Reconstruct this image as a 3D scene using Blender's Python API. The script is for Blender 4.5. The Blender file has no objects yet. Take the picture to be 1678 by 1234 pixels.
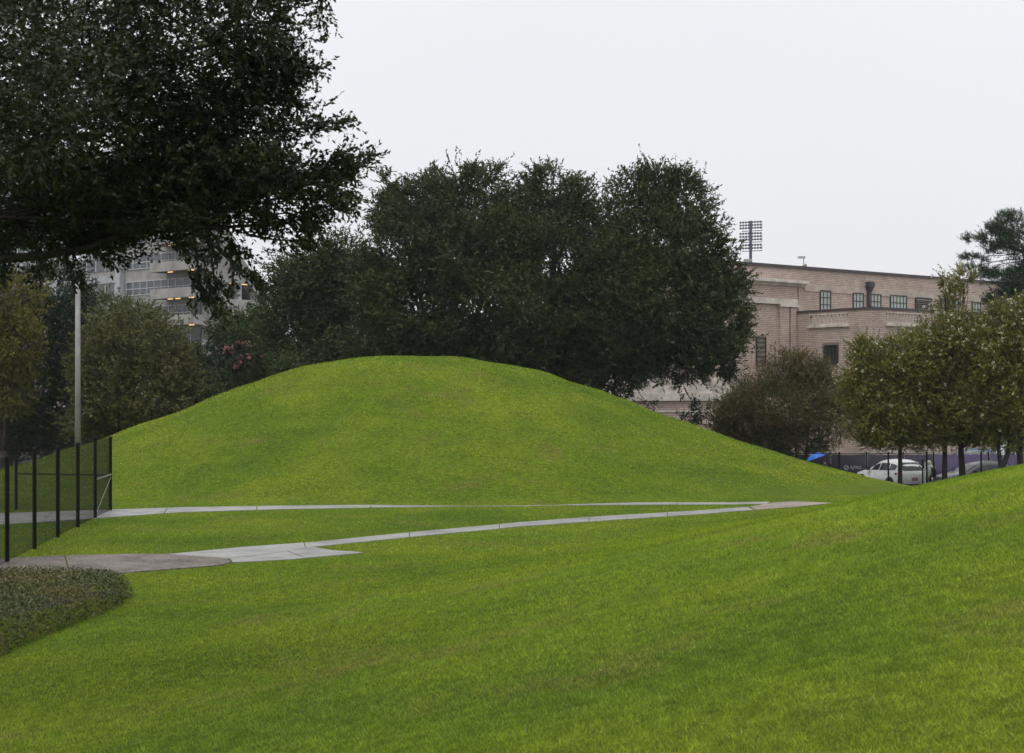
import bpy, math, random
import numpy as np
from mathutils import Vector, Matrix

# ------------------------------------------------------------------ camera, sky, sun, exposure
scene = bpy.context.scene
COL = scene.collection
EYE = 3.28                      # camera height above the flat lawn
F = 2400.0                      # focal length in photo pixels (photo 1678 wide)
HY = 645.0                      # horizon row in the photo
cam = bpy.data.cameras.new('camera')
cam_ob = bpy.data.objects.new('camera', cam); COL.objects.link(cam_ob)
cam_ob.location = (0, 0, EYE); cam_ob.rotation_euler = (math.radians(90), 0, 0)
cam.sensor_width = 36; cam.lens = 36*F/1678
cam.shift_y = (HY-617)/1678
cam.clip_start = .1; cam.clip_end = 6000
cam.dof.use_dof = True; cam.dof.focus_distance = 55; cam.dof.aperture_fstop = 7.0
scene.camera = cam_ob

SUN_EL, SUN_ROT = math.radians(68), math.radians(200)
world = bpy.data.worlds.new('World'); scene.world = world; world.use_nodes = True
wn = world.node_tree; wn.nodes.clear()
wo = wn.nodes.new('ShaderNodeOutputWorld')
sky = wn.nodes.new('ShaderNodeTexSky'); sky.sky_type = 'NISHITA'; sky.sun_disc = False
sky.sun_elevation = SUN_EL; sky.sun_rotation = SUN_ROT; sky.air_density = 1; sky.dust_density = 4
b1 = wn.nodes.new('ShaderNodeBackground'); b1.inputs[1].default_value = .1
b2 = wn.nodes.new('ShaderNodeBackground'); b2.inputs[1].default_value = 1.0
# overcast cloud deck: pale grey, a little unevenness, brighter overhead as an overcast sky is
tc = wn.nodes.new('ShaderNodeTexCoord'); sep = wn.nodes.new('ShaderNodeSeparateXYZ')
wn.links.new(tc.outputs['Generated'], sep.inputs[0])
mr = wn.nodes.new('ShaderNodeMapRange'); mr.inputs[1].default_value = 0; mr.inputs[2].default_value = 1
mr.inputs[3].default_value = .80; mr.inputs[4].default_value = 1.04
wn.links.new(sep.outputs[2], mr.inputs[0])
nz = wn.nodes.new('ShaderNodeTexNoise'); nz.inputs['Scale'].default_value = 2.2; nz.inputs['Detail'].default_value = 3
wn.links.new(tc.outputs['Generated'], nz.inputs[0])
mr2 = wn.nodes.new('ShaderNodeMapRange'); mr2.inputs[3].default_value = .965; mr2.inputs[4].default_value = 1.035
wn.links.new(nz.outputs[0], mr2.inputs[0])
mm = wn.nodes.new('ShaderNodeMath'); mm.operation = 'MULTIPLY'
wn.links.new(mr.outputs[0], mm.inputs[0]); wn.links.new(mr2.outputs[0], mm.inputs[1])
vm = wn.nodes.new('ShaderNodeVectorMath'); vm.operation = 'SCALE'; vm.inputs[0].default_value = (.985, .993, 1.03)
wn.links.new(mm.outputs[0], vm.inputs['Scale']); wn.links.new(vm.outputs[0], b2.inputs[0])
mx = wn.nodes.new('ShaderNodeMixShader'); mx.inputs[0].default_value = .93
wn.links.new(sky.outputs[0], b1.inputs[0])
wn.links.new(b1.outputs[0], mx.inputs[1]); wn.links.new(b2.outputs[0], mx.inputs[2]); wn.links.new(mx.outputs[0], wo.inputs[0])

sun = bpy.data.lights.new('sun', 'SUN'); sun.energy = 1.5; sun.angle = math.radians(50); sun.color = (1, .975, .94)
sun_ob = bpy.data.objects.new('sun', sun); COL.objects.link(sun_ob)
sun_ob.rotation_euler = (math.radians(90)-SUN_EL, 0, math.radians(180)-SUN_ROT)
sun_ob.location = (0, 0, 60)

vs = scene.view_settings
vs.view_transform = 'Standard'; vs.look = 'None'; vs.gamma = 1; vs.use_curve_mapping = False; vs.exposure = 0.14
scene.cycles.max_bounces = 6; scene.cycles.transparent_max_bounces = 6
scene.cycles.volume_bounces = 0

# ------------------------------------------------------------------ helpers
def tag(o, label=None, cat=None, group=None, kind=None):
    for k, v in (('label', label), ('category', cat), ('group', group), ('kind', kind)):
        if v: o[k] = v
    return o
def link(o, parent=None):
    COL.objects.link(o)
    if parent is not None: o.parent = parent
    return o
def empty(name, loc=(0, 0, 0), rz=0, parent=None):
    o = bpy.data.objects.new(name, None); o.location = loc; o.rotation_euler = (0, 0, rz); o.empty_display_size = .3
    return link(o, parent)
def polys(name, V, mat, parent=None, tint=None, smooth=False, per_vert=None):
    """V: (n,k,3) array of separate k-gons -> one mesh"""
    V = np.asarray(V, dtype=np.float32); n, k, _ = V.shape
    me = bpy.data.meshes.new(name)
    me.vertices.add(n*k); me.vertices.foreach_set('co', V.reshape(-1))
    me.loops.add(n*k); me.loops.foreach_set('vertex_index', np.arange(n*k, dtype=np.int32))
    me.polygons.add(n); me.polygons.foreach_set('loop_start', np.arange(0, n*k, k, dtype=np.int32))
    if tint is not None:
        a = me.attributes.new('tint', 'FLOAT', 'POINT')
        a.data.foreach_set('value', np.repeat(np.asarray(tint, dtype=np.float32), k))
    if per_vert is not None:
        a = me.attributes.new('tip', 'FLOAT', 'POINT')
        a.data.foreach_set('value', np.tile(np.asarray(per_vert, dtype=np.float32), n))
    me.update(calc_edges=True)
    me.materials.append(mat)
    return link(bpy.data.objects.new(name, me), parent)
class Geo:
    def __init__(self, M=None): self.v = []; self.f = []; self.M = M
    def add(self, vs, fs):
        b = len(self.v)
        self.v += [tuple(self.M @ Vector(p)) if self.M else tuple(p) for p in vs]
        self.f += [tuple(b+i for i in f) for f in fs]; return self
    def box(self, x0, x1, y0, y1, z0, z1):
        return self.add([(x, y, z) for z in (z0, z1) for x, y in ((x0, y0), (x1, y0), (x1, y1), (x0, y1))],
                 [(3, 2, 1, 0), (4, 5, 6, 7), (0, 1, 5, 4), (1, 2, 6, 5), (2, 3, 7, 6), (3, 0, 4, 7)])
    def tube(self, pts, rad, n=8, cap=True):
        pts = [Vector(p) for p in pts]
        if not hasattr(rad, '__len__'): rad = [rad]*len(pts)
        vs = []; m = len(pts)
        ref = None
        for i, p in enumerate(pts):
            d = (pts[min(i+1, m-1)]-pts[max(i-1, 0)]).normalized()
            if ref is None: ref = Vector((0, 0, 1)) if abs(d.z) < .9 else Vector((1, 0, 0))
            a = d.cross(ref).normalized(); b = d.cross(a)
            ref = -b if False else ref
            for j in range(n):
                t = 2*math.pi*j/n; vs.append(p+rad[i]*(math.cos(t)*a+math.sin(t)*b))
        fs = [(i*n+j, i*n+(j+1) % n, (i+1)*n+(j+1) % n, (i+1)*n+j) for i in range(m-1) for j in range(n)]
        if cap: fs += [tuple(range(n))[::-1], tuple((m-1)*n+j for j in range(n))]
        return self.add(vs, fs)
    def lathe(self, prof, n=12, c=(0, 0, 0)):
        vs = [(c[0]+r*math.cos(2*math.pi*j/n), c[1]+r*math.sin(2*math.pi*j/n), c[2]+z) for r, z in prof for j in range(n)]
        m = len(prof)
        fs = [(i*n+j, i*n+(j+1) % n, (i+1)*n+(j+1) % n, (i+1)*n+j) for i in range(m-1) for j in range(n)]
        fs += [tuple(range(n))[::-1], tuple((m-1)*n+j for j in range(n))]
        return self.add(vs, fs)
    def prism(self, poly, y0, y1):      # poly in (x,z), extruded along y
        n = len(poly)
        vs = [(x, y0, z) for x, z in poly]+[(x, y1, z) for x, z in poly]
        return self.add(vs, [tuple(range(n)), tuple(range(n, 2*n))[::-1]]+[(i, n+i, n+(i+1) % n, (i+1) % n) for i in range(n)])
    def build(self, name, mat, parent=None, smooth=False, loc=None, rz=0):
        me = bpy.data.meshes.new(name); me.from_pydata(self.v, [], self.f); me.update()
        if smooth: me.polygons.foreach_set('use_smooth', [True]*len(me.polygons))
        me.materials.append(mat)
        o = bpy.data.objects.new(name, me)
        if loc is not None: o.location = loc
        o.rotation_euler = (0, 0, rz)
        return link(o, parent)
def inst(name, src, parent, loc, rz=0, scale=None):
    o = bpy.data.objects.new(name, src.data); o.location = loc; o.rotation_euler = (0, 0, rz)
    if scale: o.scale = scale
    return link(o, parent)

# ---- materials
def new_mat(name):
    m = bpy.data.materials.new(name); m.use_nodes = True; nt = m.node_tree
    return m, nt, nt.nodes['Principled BSDF']
def ramp(nt, fac, stops):
    r = nt.nodes.new('ShaderNodeValToRGB'); e = r.color_ramp.elements
    e[0].position, e[0].color = stops[0][0], (*stops[0][1], 1)
    e[1].position, e[1].color = stops[-1][0], (*stops[-1][1], 1)
    for p, c in stops[1:-1]:
        x = e.new(p); x.color = (*c, 1)
    nt.links.new(fac, r.inputs[0]); return r.outputs[0]
def noise(nt, vec, scale, detail=3, rough=.55):
    n = nt.nodes.new('ShaderNodeTexNoise'); n.inputs['Scale'].default_value = scale
    n.inputs['Detail'].default_value = detail; n.inputs['Roughness'].default_value = rough
    nt.links.new(vec, n.inputs['Vector']); return n.outputs[0]
def coords(nt, which='Object'):
    return nt.nodes.new('ShaderNodeTexCoord').outputs[which]
def mix(nt, fac, a, b, mode='MIX'):
    m = nt.nodes.new('ShaderNodeMix'); m.data_type = 'RGBA'; m.blend_type = mode
    for sock, val in ((m.inputs[0], fac), (m.inputs[6], a), (m.inputs[7], b)):
        if isinstance(val, (int, float)): sock.default_value = val
        elif isinstance(val, tuple): sock.default_value = (*val, 1)
        else: nt.links.new(val, sock)
    return m.outputs[2]
def bump(nt, h, strength, dist, bsdf):
    b = nt.nodes.new('ShaderNodeBump'); b.inputs['Strength'].default_value = strength; b.inputs['Distance'].default_value = dist
    nt.links.new(h, b.inputs['Height']); nt.links.new(b.outputs[0], bsdf.inputs['Normal'])
def plain(name, col, rough=.7, var=.15, scale=3., metal=0., spec=.5, bmp=0.):
    m, nt, p = new_mat(name)
    co = coords(nt); n = noise(nt, co, scale, 4)
    lo = tuple(c*(1-var) for c in col); hi = tuple(min(1, c*(1+var)) for c in col)
    nt.links.new(ramp(nt, n, [(.3, lo), (.7, hi)]), p.inputs['Base Color'])
    p.inputs['Roughness'].default_value = rough; p.inputs['Metallic'].default_value = metal
    p.inputs['Specular IOR Level'].default_value = spec
    if bmp: bump(nt, noise(nt, co, scale*6, 4), bmp, .01, p)
    return m
def leaf_mat(name, lo, hi, third=None, trans=.25, rough=.5, spec=.18, patch=None):
    """leaf colour varies leaf by leaf (tint) and in broad patches"""
    m, nt, p = new_mat(name)
    a = nt.nodes.new('ShaderNodeAttribute'); a.attribute_name = 'tint'
    stops = [(0, lo), (1, hi)] if third is None else [(0, lo), (.75, hi), (1, third)]
    c = ramp(nt, a.outputs['Fac'], stops)
    if patch:
        n = noise(nt, coords(nt), patch[1], 2)
        f = nt.nodes.new('ShaderNodeMapRange'); f.inputs[1].default_value = .45; f.inputs[2].default_value = .65
        f.inputs[4].default_value = patch[2]
        nt.links.new(n, f.inputs[0]); c = mix(nt, f.outputs[0], c, patch[0])
    nt.links.new(c, p.inputs['Base Color']); p.inputs['Roughness'].default_value = rough
    p.inputs['Specular IOR Level'].default_value = spec
    t = nt.nodes.new('ShaderNodeBsdfTranslucent'); nt.links.new(c, t.inputs[0])
    s = nt.nodes.new('ShaderNodeMixShader'); s.inputs[0].default_value = trans
    nt.links.new(p.outputs[0], s.inputs[1]); nt.links.new(t.outputs[0], s.inputs[2])
    nt.links.new(s.outputs[0], nt.nodes['Material Output'].inputs[0])
    return m

GDARK, GMID, GLIGHT, GDRY = (.045, .085, .008), (.10, .165, .012), (.165, .225, .018), (.15, .13, .035)
def grass_colour(nt, blade):
    co = coords(nt)
    n1 = noise(nt, co, .22, 4, .6); n2 = noise(nt, co, 1.5, 5, .65); n3 = noise(nt, co, .5, 4, .65); n4 = noise(nt, co, 7., 3, .6)
    base = ramp(nt, n1, [(.34, (.100, .166, .018)), (.5, (.140, .210, .019)), (.66, (.188, .244, .023))])
    f = nt.nodes.new('ShaderNodeMapRange'); f.inputs[1].default_value = .50; f.inputs[2].default_value = .70; f.inputs[4].default_value = .42
    nt.links.new(n2, f.inputs[0]); c = mix(nt, f.outputs[0], base, (.088, .142, .019))
    f3 = nt.nodes.new('ShaderNodeMapRange'); f3.inputs[1].default_value = .56; f3.inputs[2].default_value = .70; f3.inputs[4].default_value = .65
    nt.links.new(n3, f3.inputs[0]); c = mix(nt, f3.outputs[0], c, (.190, .180, .044))
    c = mix(nt, 1., c, ramp(nt, n4, [(.3, (.7, .74, .72)), (.7, (1.32, 1.27, 1.3))]), 'MULTIPLY')
    return c, co, n2
def grass_mat(name, blade):
    m, nt, p = new_mat(name)
    c, co, n2 = grass_colour(nt, blade)
    p.inputs['Roughness'].default_value = .8; p.inputs['Specular IOR Level'].default_value = .03
    if blade:
        a = nt.nodes.new('ShaderNodeAttribute'); a.attribute_name = 'tint'
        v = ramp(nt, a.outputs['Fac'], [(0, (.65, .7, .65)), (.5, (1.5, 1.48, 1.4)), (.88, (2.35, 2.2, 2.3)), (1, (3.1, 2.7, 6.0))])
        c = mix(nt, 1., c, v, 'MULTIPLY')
        nt.links.new(c, p.inputs['Base Color'])
        t = nt.nodes.new('ShaderNodeBsdfTranslucent'); nt.links.new(c, t.inputs[0])
        s = nt.nodes.new('ShaderNodeMixShader'); s.inputs[0].default_value = .5
        nt.links.new(p.outputs[0], s.inputs[1]); nt.links.new(t.outputs[0], s.inputs[2])
        nt.links.new(s.outputs[0], nt.nodes['Material Output'].inputs[0])
    else:
        n = noise(nt, co, 38, 5, .7)
        v = ramp(nt, n, [(.3, (.45, .47, .42)), (.62, (.85, .85, .85))])
        nt.links.new(mix(nt, 1., c, v, 'MULTIPLY'), p.inputs['Base Color'])
        bump(nt, n, .9, .05, p)
    return m
M_BLADE = grass_mat('grass_blades', True)
M_TURF = grass_mat('turf', False)
M_BARK = plain('bark', (.055, .045, .035), .9, .5, 9, bmp=.8)
M_DBARK = plain('dark_bark', (.030, .026, .022), .9, .4, 9, bmp=.8)
M_BLACK = plain('black_vinyl_steel', (.006, .006, .007), .65, .2, 5, spec=.15)
M_DGALV = plain('dull_galvanised_steel', (.20, .205, .20), .6, .2, 8, metal=.2)
M_GALV = plain('galvanised_steel', (.36, .37, .36), .5, .15, 8, metal=.4)

# ------------------------------------------------------------------ terrain
PX, PY = -4.1, 62.0
PR = np.array([0, 3, 5.3, 8, 10.7, 13.5, 16.3, 18.9, 21.5, 25, 40])
PZ = np.array([4.82, 4.64, 4.22, 3.38, 2.36, 1.42, .56, -.08, -.60, -1.3, -4.5])
_rr = np.linspace(0, 40, 801); _zz = np.interp(_rr, PR, PZ)
_k = np.exp(-np.linspace(-2, 2, 81)**2*1.2); _k /= _k.sum()
_pad = np.concatenate([_zz[1:41][::-1], _zz, np.full(40, _zz[-1])])
_zz = np.convolve(_pad, _k, 'valid')
_zz += (4.85-_zz[0])*np.exp(-_rr**2/18)
def ss(a, b, t):
    t = np.clip((t-a)/(b-a), 0, 1); return t*t*(3-2*t)
STREET = -2.15
def near_mound(x, y):
    r = np.hypot(x-44.58, y-2.92)
    return 3.49*np.exp(-(r/45.31)**8.62)
def undul(x, y):
    return (.022*np.sin(1.9*x+.7*y+1)+.018*np.sin(-1.1*x+2.3*y+2)+.014*np.sin(3.3*x-1.7*y)+.012*np.sin(.9*x+4.1*y+.5))
def terrain(x, y):
    x = np.asarray(x, float); y = np.asarray(y, float)
    base = STREET*ss(47, 76, y+.10*np.maximum(x, 0))+near_mound(x, y)
    r = np.hypot(x-PX, y-PY); th = np.arctan2(y-PY, x-PX)
    rr = r*(1+.025*np.sin(2*th+.6)+.018*np.sin(3*th+1.2)) - .7*np.exp(-((th+2.4)/.4)**2)+.06*r*ss(-1.5, -9, x-PX)
    p = np.interp(rr, _rr, _zz)
    k = .16
    h = np.clip(.5+.5*(p-base)/k, 0, 1)
    z = base*(1-h)+p*h+k*h*(1-h)*.5
    amp = ss(0, 1.0, z)*1.4*np.clip(z, 0, 1)*(1-ss(.05, .4, near_mound(x, y))) + .06*ss(.15, .8, near_mound(x, y))
    return z+undul(x, y)*amp
def on_mound(x, y):
    r = np.hypot(x-PX, y-PY)
    return (r < 18.6)
def T1(x, y): return float(terrain(x, y))
def W(px, py, Y):            # photo pixel at a known depth -> world point
    return Vector(((px-839)/F*Y, Y, EYE+(HY-py)/F*Y))
def G(px, py):               # photo pixel on the flat lawn
    z = 0.
    for _ in range(6):
        Y = (EYE-z)*F/(py-HY); z = T1((px-839)/F*Y, Y)
    return ((px-839)/F*Y, Y)

def grid(name, x0, x1, y0, y1, step, mat, keep=None):
    xs = np.arange(x0, x1+1e-6, step); ys = np.arange(y0, y1+1e-6, step)
    X, Yy = np.meshgrid(xs, ys); Z = terrain(X, Yy)
    n, m = X.shape
    V = np.stack([X, Yy, Z], -1).reshape(-1, 3).astype(np.float32)
    i = np.arange(n*m).reshape(n, m)
    Q = np.stack([i[:-1, :-1], i[:-1, 1:], i[1:, 1:], i[1:, :-1]], -1).reshape(-1, 4)
    if keep is not None:
        c = V[Q].mean(1); Q = Q[keep(c[:, 0], c[:, 1])]
    u, inv = np.unique(Q, return_inverse=True); V = V[u]; Q = inv.reshape(-1, 4).astype(np.int32)
    me = bpy.data.meshes.new(name); me.vertices.add(len(V)); me.vertices.foreach_set('co', V.reshape(-1))
    me.loops.add(Q.size); me.loops.foreach_set('vertex_index', Q.reshape(-1))
    me.polygons.add(len(Q)); me.polygons.foreach_set('loop_start', np.arange(0, Q.size, 4, dtype=np.int32))
    me.polygons.foreach_set('use_smooth', np.ones(len(Q), dtype=bool))
    me.update(calc_edges=True); me.materials.append(mat)
    return link(bpy.data.objects.new(name, me))
tag(grid('lawn', -48, 84, -14, 77.5, .5, M_TURF, lambda x, y: ~on_mound(x, y)), kind='structure')
tag(grid('grassy_mound', -24.5, 16.5, 42, 82, .5, M_TURF, on_mound), kind='structure')
M_EARTH = plain('far_ground', (.07, .075, .045), .95, .3, .2)
g = Geo(); g.add([(-3000, -500, STREET-.25), (3000, -500, STREET-.25), (3000, 4000, STREET-.25), (-3000, 4000, STREET-.25)], [(0, 1, 2, 3)])
tag(g.build('ground', M_EARTH), kind='structure')
M_ASPH = plain('wet_asphalt', (.045, .045, .047), .45, .25, 4, bmp=.3)
M_CONC = plain('weathered_concrete', (.42, .42, .40), .75, .22, 1.3, bmp=.25)
g = Geo(); g.box(6.5, 110, 77.6, 90.5, STREET-.2, STREET-.02); tag(g.build('road', M_ASPH), kind='structure')
g = Geo(); g.box(6.5, 110, 77.35, 77.6, STREET-.2, STREET+.10); tag(g.build('kerb', M_CONC), kind='structure')
g = Geo(); g.box(6.5, 110, 90.5, 94, STREET-.2, STREET+.10); tag(g.build('pavement', M_CONC), kind='structure')
g = Geo(); g.box(6.5, 110, 94.0, 104, STREET-.2, STREET+.0); tag(g.build('parking_lot', M_ASPH), kind='structure')

g = Geo(); g.box(-50, -24, 77.55, 79.6, STREET-.2, STREET-.02); tag(g.build('driveway', M_ASPH), kind='structure')

# ------------------------------------------------------------------ paths made of slabs
def wet_concrete(name, col, speck):
    m, nt, p = new_mat(name); co = coords(nt)
    n = noise(nt, co, .9, 5, .6); s = noise(nt, co, speck[0], 3, .7)
    c = ramp(nt, n, [(.3, tuple(k*.58 for k in col)), (.7, tuple(k*1.22 for k in col))])
    c = mix(nt, 1., c, ramp(nt, s, [(.32, speck[1]), (.66, speck[2])]), 'MULTIPLY')
    nt.links.new(c, p.inputs['Base Color'])
    r = ramp(nt, n, [(.35, (.55,)*3), (.65, (.32,)*3)]); nt.links.new(r, p.inputs['Roughness'])
    bump(nt, s, .35, .01, p); p.inputs['Specular IOR Level'].default_value = speck[3]; return m
M_PATH = wet_concrete('wet_concrete', (.285, .28, .27), (30, (.86, .86, .86), (1.08, 1.08, 1.08), .28))
M_AGG = wet_concrete('exposed_aggregate', (.135, .117, .104), (17, (.3, .29, .28), (1.75, 1.7, 1.65), .1))
PATH_POLYS = []
def in_poly(x, y, P):
    c = np.zeros(np.shape(x), bool); n = len(P)
    for i in range(n):
        x1, y1 = P[i]; x2, y2 = P[(i+1) % n]
        if y1 == y2: continue
        t = ((y1 > y) != (y2 > y)) & (x < (x2-x1)*(y-y1)/(y2-y1)+x1); c ^= t
    return c
def path(name, pairs, mat, length, label=None, lift=.018):
    root = empty(name); tag(root, kind='structure')
    tops = [np.array(G(*a)) for a, b in pairs]; bots = [np.array(G(*b)) for a, b in pairs]
    PATH_POLYS.append(tops+bots[::-1])
    d = [0]
    for i in range(1, len(tops)):
        d.append(d[-1]+float(np.linalg.norm((tops[i]+bots[i]-tops[i-1]-bots[i-1])/2)))
    n = max(1, round(d[-1]/length)); rng = random.Random(len(name))
    cuts = [d[-1]*(i+(rng.uniform(-.08, .08) if 0 < i < n else 0))/n for i in range(n+1)]
    def at(L, t):
        t_ = [np.interp(t, d, [q[j] for q in L]) for j in (0, 1)]; return np.array(t_)
    for i in range(n):
        a, b = cuts[i]+.012, cuts[i+1]-.012
        ts = [a]+[q for q in d if a+.2 < q < b-.2]+[b]
        T_ = [at(tops, t) for t in ts]; B_ = [at(bots, t) for t in ts]
        g = Geo(); dz = lift+rng.uniform(-.006, .006); m = len(ts)
        vs = []
        for L in (T_, B_):
            for q in L: vs.append((q[0], q[1], T1(*q)+dz))
        for L in (T_, B_):
            for q in L: vs.append((q[0], q[1], T1(*q)-.08))
        fs = []
        for j in range(m-1):
            fs += [(j, m+j, m+j+1, j+1), (m+j, 3*m+j, 3*m+j+1, m+j+1), (2*m+j, j, j+1, 2*m+j+1)]
        fs += [(0, 2*m, 3*m, m), (m-1, 2*m-1, 4*m-1, 3*m-1)]
        g.add(vs, fs); g.build('slab', mat, root)
    return root
path('concrete_path', [((275, 909), (375, 916)), ((400, 897), (450, 907)), ((520, 888.5), (512, 897)), ((600, 880), (600, 888)),
     ((700, 870.5), (700, 878)), ((850, 857), (850, 864)), ((1000, 845.5), (1000, 853)), ((1150, 837), (1150, 843)),
     ((1225, 831.5), (1235, 836.5))], M_PATH, 3.0)
M_AGG2 = wet_concrete('pale_aggregate', (.26, .225, .19), (17, (.5, .49, .48), (1.45, 1.4, 1.35), .15))
path('pale_aggregate_path', [((1228, 831.2), (1238, 836.2)), ((1250, 827.5), (1270, 834)), ((1268, 824.6), (1310, 831)), ((1300, 822.3), (1365, 825))], M_AGG2, 3.2)
path('path_branch', [((376, 916.8), (381, 923)), ((450, 907.9), (480, 917.5)), ((512, 898), (540, 912)), ((545, 903.5), (580, 909)), ((578, 905.2), (596, 906.6))], M_PATH, 1.7)
path('far_path', [((-110, 844), (-110, 866)), ((0, 841.5), (0, 860)), ((100, 838.5), (80, 856)), ((181, 836), (155, 850)), ((300, 832), (300, 840)),
     ((450, 829.5), (450, 835.5)), ((600, 828), (600, 832.5)), ((750, 826.5), (750, 830.5)), ((900, 825.3), (900, 829)),
     ((1050, 824.3), (1050, 828)), ((1200, 823.5), (1200, 827)), ((1262, 822.9), (1257, 826))], M_PATH, 3.0)
path('aggregate_path', [((-140, 926), (-140, 968)), ((0, 917), (0, 955)), ((110, 911), (120, 947)), ((225, 909), (225, 938)),
     ((272, 909), (355, 928)), ((373, 916), (379, 922.8))], M_AGG, 3.2)

# ------------------------------------------------------------------ grass blades
rs = np.random.default_rng(7)
BED = [(-6.05, 8.0), (-6.25, 16.5), (-6.15, 19.5), (-5.95, 22.3), (-6.1, 23.6), (-6.6, 24.2), (-16, 25.0), (-16, 8.0)]
def frustum_points(y0, y1, dens, margin=.42):
    n = int(dens*margin*(y1*y1-y0*y0))
    Y = np.sqrt(rs.uniform(y0*y0, y1*y1, n)); X = rs.uniform(-margin, margin, n)*Y
    return X, Y
def blades(X, Y, h, w, lean):
    bad = np.zeros(len(X), bool)
    jx, jy = rs.normal(0, .05, len(X)), rs.normal(0, .11, len(X))
    for P in PATH_POLYS: bad |= in_poly(X+jx, Y+jy, P)
    bad |= in_poly(X, Y, BED)
    # ragged, slightly worn patches
    X, Y = X[~bad], Y[~bad]; n = len(X)
    Z = terrain(X, Y)
    a = rs.uniform(0, 2*np.pi, n); ha = h*rs.uniform(.55, 1.25, n)*(1+.08*np.sin(X*1.3+np.sin(Y*1.1)*2)*np.sin(Y*1.7+X*.4))
    ln = lean*rs.uniform(.2, 1.3, n)*ha
    la = rs.uniform(0, 2*np.pi, n)
    wx, wy = np.cos(a)*w*.5, np.sin(a)*w*.5
    V = np.empty((n, 3, 3))
    V[:, 0] = np.stack([X-wx, Y-wy, Z-.01], -1); V[:, 1] = np.stack([X+wx, Y+wy, Z-.01], -1)
    V[:, 2] = np.stack([X+np.cos(la)*ln, Y+np.sin(la)*ln, Z+ha], -1)
    return V
sets = []; tints = []
for y0, y1, dens, h, w, lean in ((2.6, 9, 5200, .024, .0048, 1.6), (9, 14, 2900, .026, .0062, 1.6), (14, 21, 1200, .030, .010, 1.4), (21, 30, 500, .034, .015, 1.2), (30, 47, 170, .036, .022, 1.1)):
    X, Y = frustum_points(y0, y1, dens)
    k = ~on_mound(X, Y); sets.append(blades(X[k], Y[k], h, w, lean)); tints.append(rs.random(len(sets[-1]))*(.68 if y1 < 22 else .85)+(.32 if y1 < 22 else .08))  # near blades coloured lighter to offset the self-shadowing of the dense turf
V = np.concatenate(sets)
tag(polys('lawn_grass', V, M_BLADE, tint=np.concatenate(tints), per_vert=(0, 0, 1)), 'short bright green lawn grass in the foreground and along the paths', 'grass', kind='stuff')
n = 265000
r = 18.6*np.sqrt(rs.random(n)); th = rs.uniform(0, 2*np.pi, n)
X, Y = PX+r*np.cos(th), PY+r*np.sin(th)
k = (Y < PY+5) & (np.abs(X) < .42*Y); X, Y = X[k], Y[k]
V = blades(X, Y, .036, .035, 1.)
tag(polys('mound_grass', V, M_BLADE, tint=rs.random(len(V)), per_vert=(0, 0, 1)), 'mown grass covering the big round mound', 'grass', kind='stuff')

# ------------------------------------------------------------------ brick field house
BE = empty('brick_building', (22.86, 118.23, STREET-.1), math.atan2(.604, .797))
tag(BE, 'long buff brick building with flat roof and stone balustrades behind the trees', 'building')
BZ = STREET-.1
UX, UY = .797, .604
def wall_s(px):              # photo column -> distance along the main wall
    k = (px-839)/F; return (22.86-k*118.23)/(k*UY-UX)
def wall_z(py, s, y=0.):
    dep = 118.23+UY*s+UX*y; return EYE+(HY-py)/F*dep-BZ
def side_t(px):              # photo column -> distance back from the pavilion corner along its side
    k = (px-839)/F; return (27.58-k*112)/(.604+k*.797)
def front_s(px):
    k = (px-839)/F; return (27.58-k*112)/(k*UY-UX)
def brick_mat(name, c1, c2, mortar, stain=.25):
    m, nt, p = new_mat(name); co = coords(nt)
    sp = nt.nodes.new('ShaderNodeSeparateXYZ'); nt.links.new(co, sp.inputs[0])
    ad = nt.nodes.new('ShaderNodeMath'); nt.links.new(sp.outputs[0], ad.inputs[0]); nt.links.new(sp.outputs[1], ad.inputs[1])
    cb = nt.nodes.new('ShaderNodeCombineXYZ'); nt.links.new(ad.outputs[0], cb.inputs[0]); nt.links.new(sp.outputs[2], cb.inputs[1])
    b = nt.nodes.new('ShaderNodeTexBrick'); nt.links.new(cb.outputs[0], b.inputs['Vector'])
    b.inputs['Scale'].default_value = 1; b.inputs['Brick Width'].default_value = .40; b.inputs['Row Height'].default_value = .145
    b.inputs['Mortar Size'].default_value = .022; b.inputs['Mortar Smooth'].default_value = .2; b.inputs['Bias'].default_value = -.1
    b.inputs['Color1'].default_value = (*c1, 1); b.inputs['Color2'].default_value = (*c2, 1); b.inputs['Mortar'].default_value = (*mortar, 1)
    n = noise(nt, co, .7, 5, .65)
    c = mix(nt, 1., b.outputs[0], ramp(nt, n, [(.3, (1-stain,)*3), (.68, (1.08, 1.06, 1.04))]), 'MULTIPLY')
    nt.links.new(c, p.inputs['Base Color']); p.inputs['Roughness'].default_value = .85
    bump(nt, b.outputs['Fac'], -.5, .02, p); return m
M_BRICK = brick_mat('buff_brick', (.59, .475, .405), (.47, .36, .305), (.26, .22, .20))
M_BRICK2 = brick_mat('pink_brick', (.60, .48, .41), (.50, .38, .32), (.28, .235, .215))
M_STONE = plain('weathered_limestone', (.54, .49, .435), .85, .28, 1.2, bmp=.3)
M_STUCCO = plain('buff_stucco_band', (.43, .365, .315), .9, .2, 1.1)
M_COPING = plain('dark_metal_coping', (.06, .052, .055), .5, .2, 2)
M_FRAME = plain('dark_green_steel_frame', (.022, .026, .026), .5, .2, 4)
def glass_mat(name, col, rough=.12):
    m, nt, p = new_mat(name); n = noise(nt, coords(nt), .6, 2)
    nt.links.new(ramp(nt, n, [(.3, tuple(c*.8 for c in col)), (.7, col)]), p.inputs['Base Color'])
    p.inputs['Roughness'].default_value = rough; p.inputs['Specular IOR Level'].default_value = .45; return m
M_GLASS = glass_mat('pale_window_glass', (.42, .50, .45))
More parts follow.
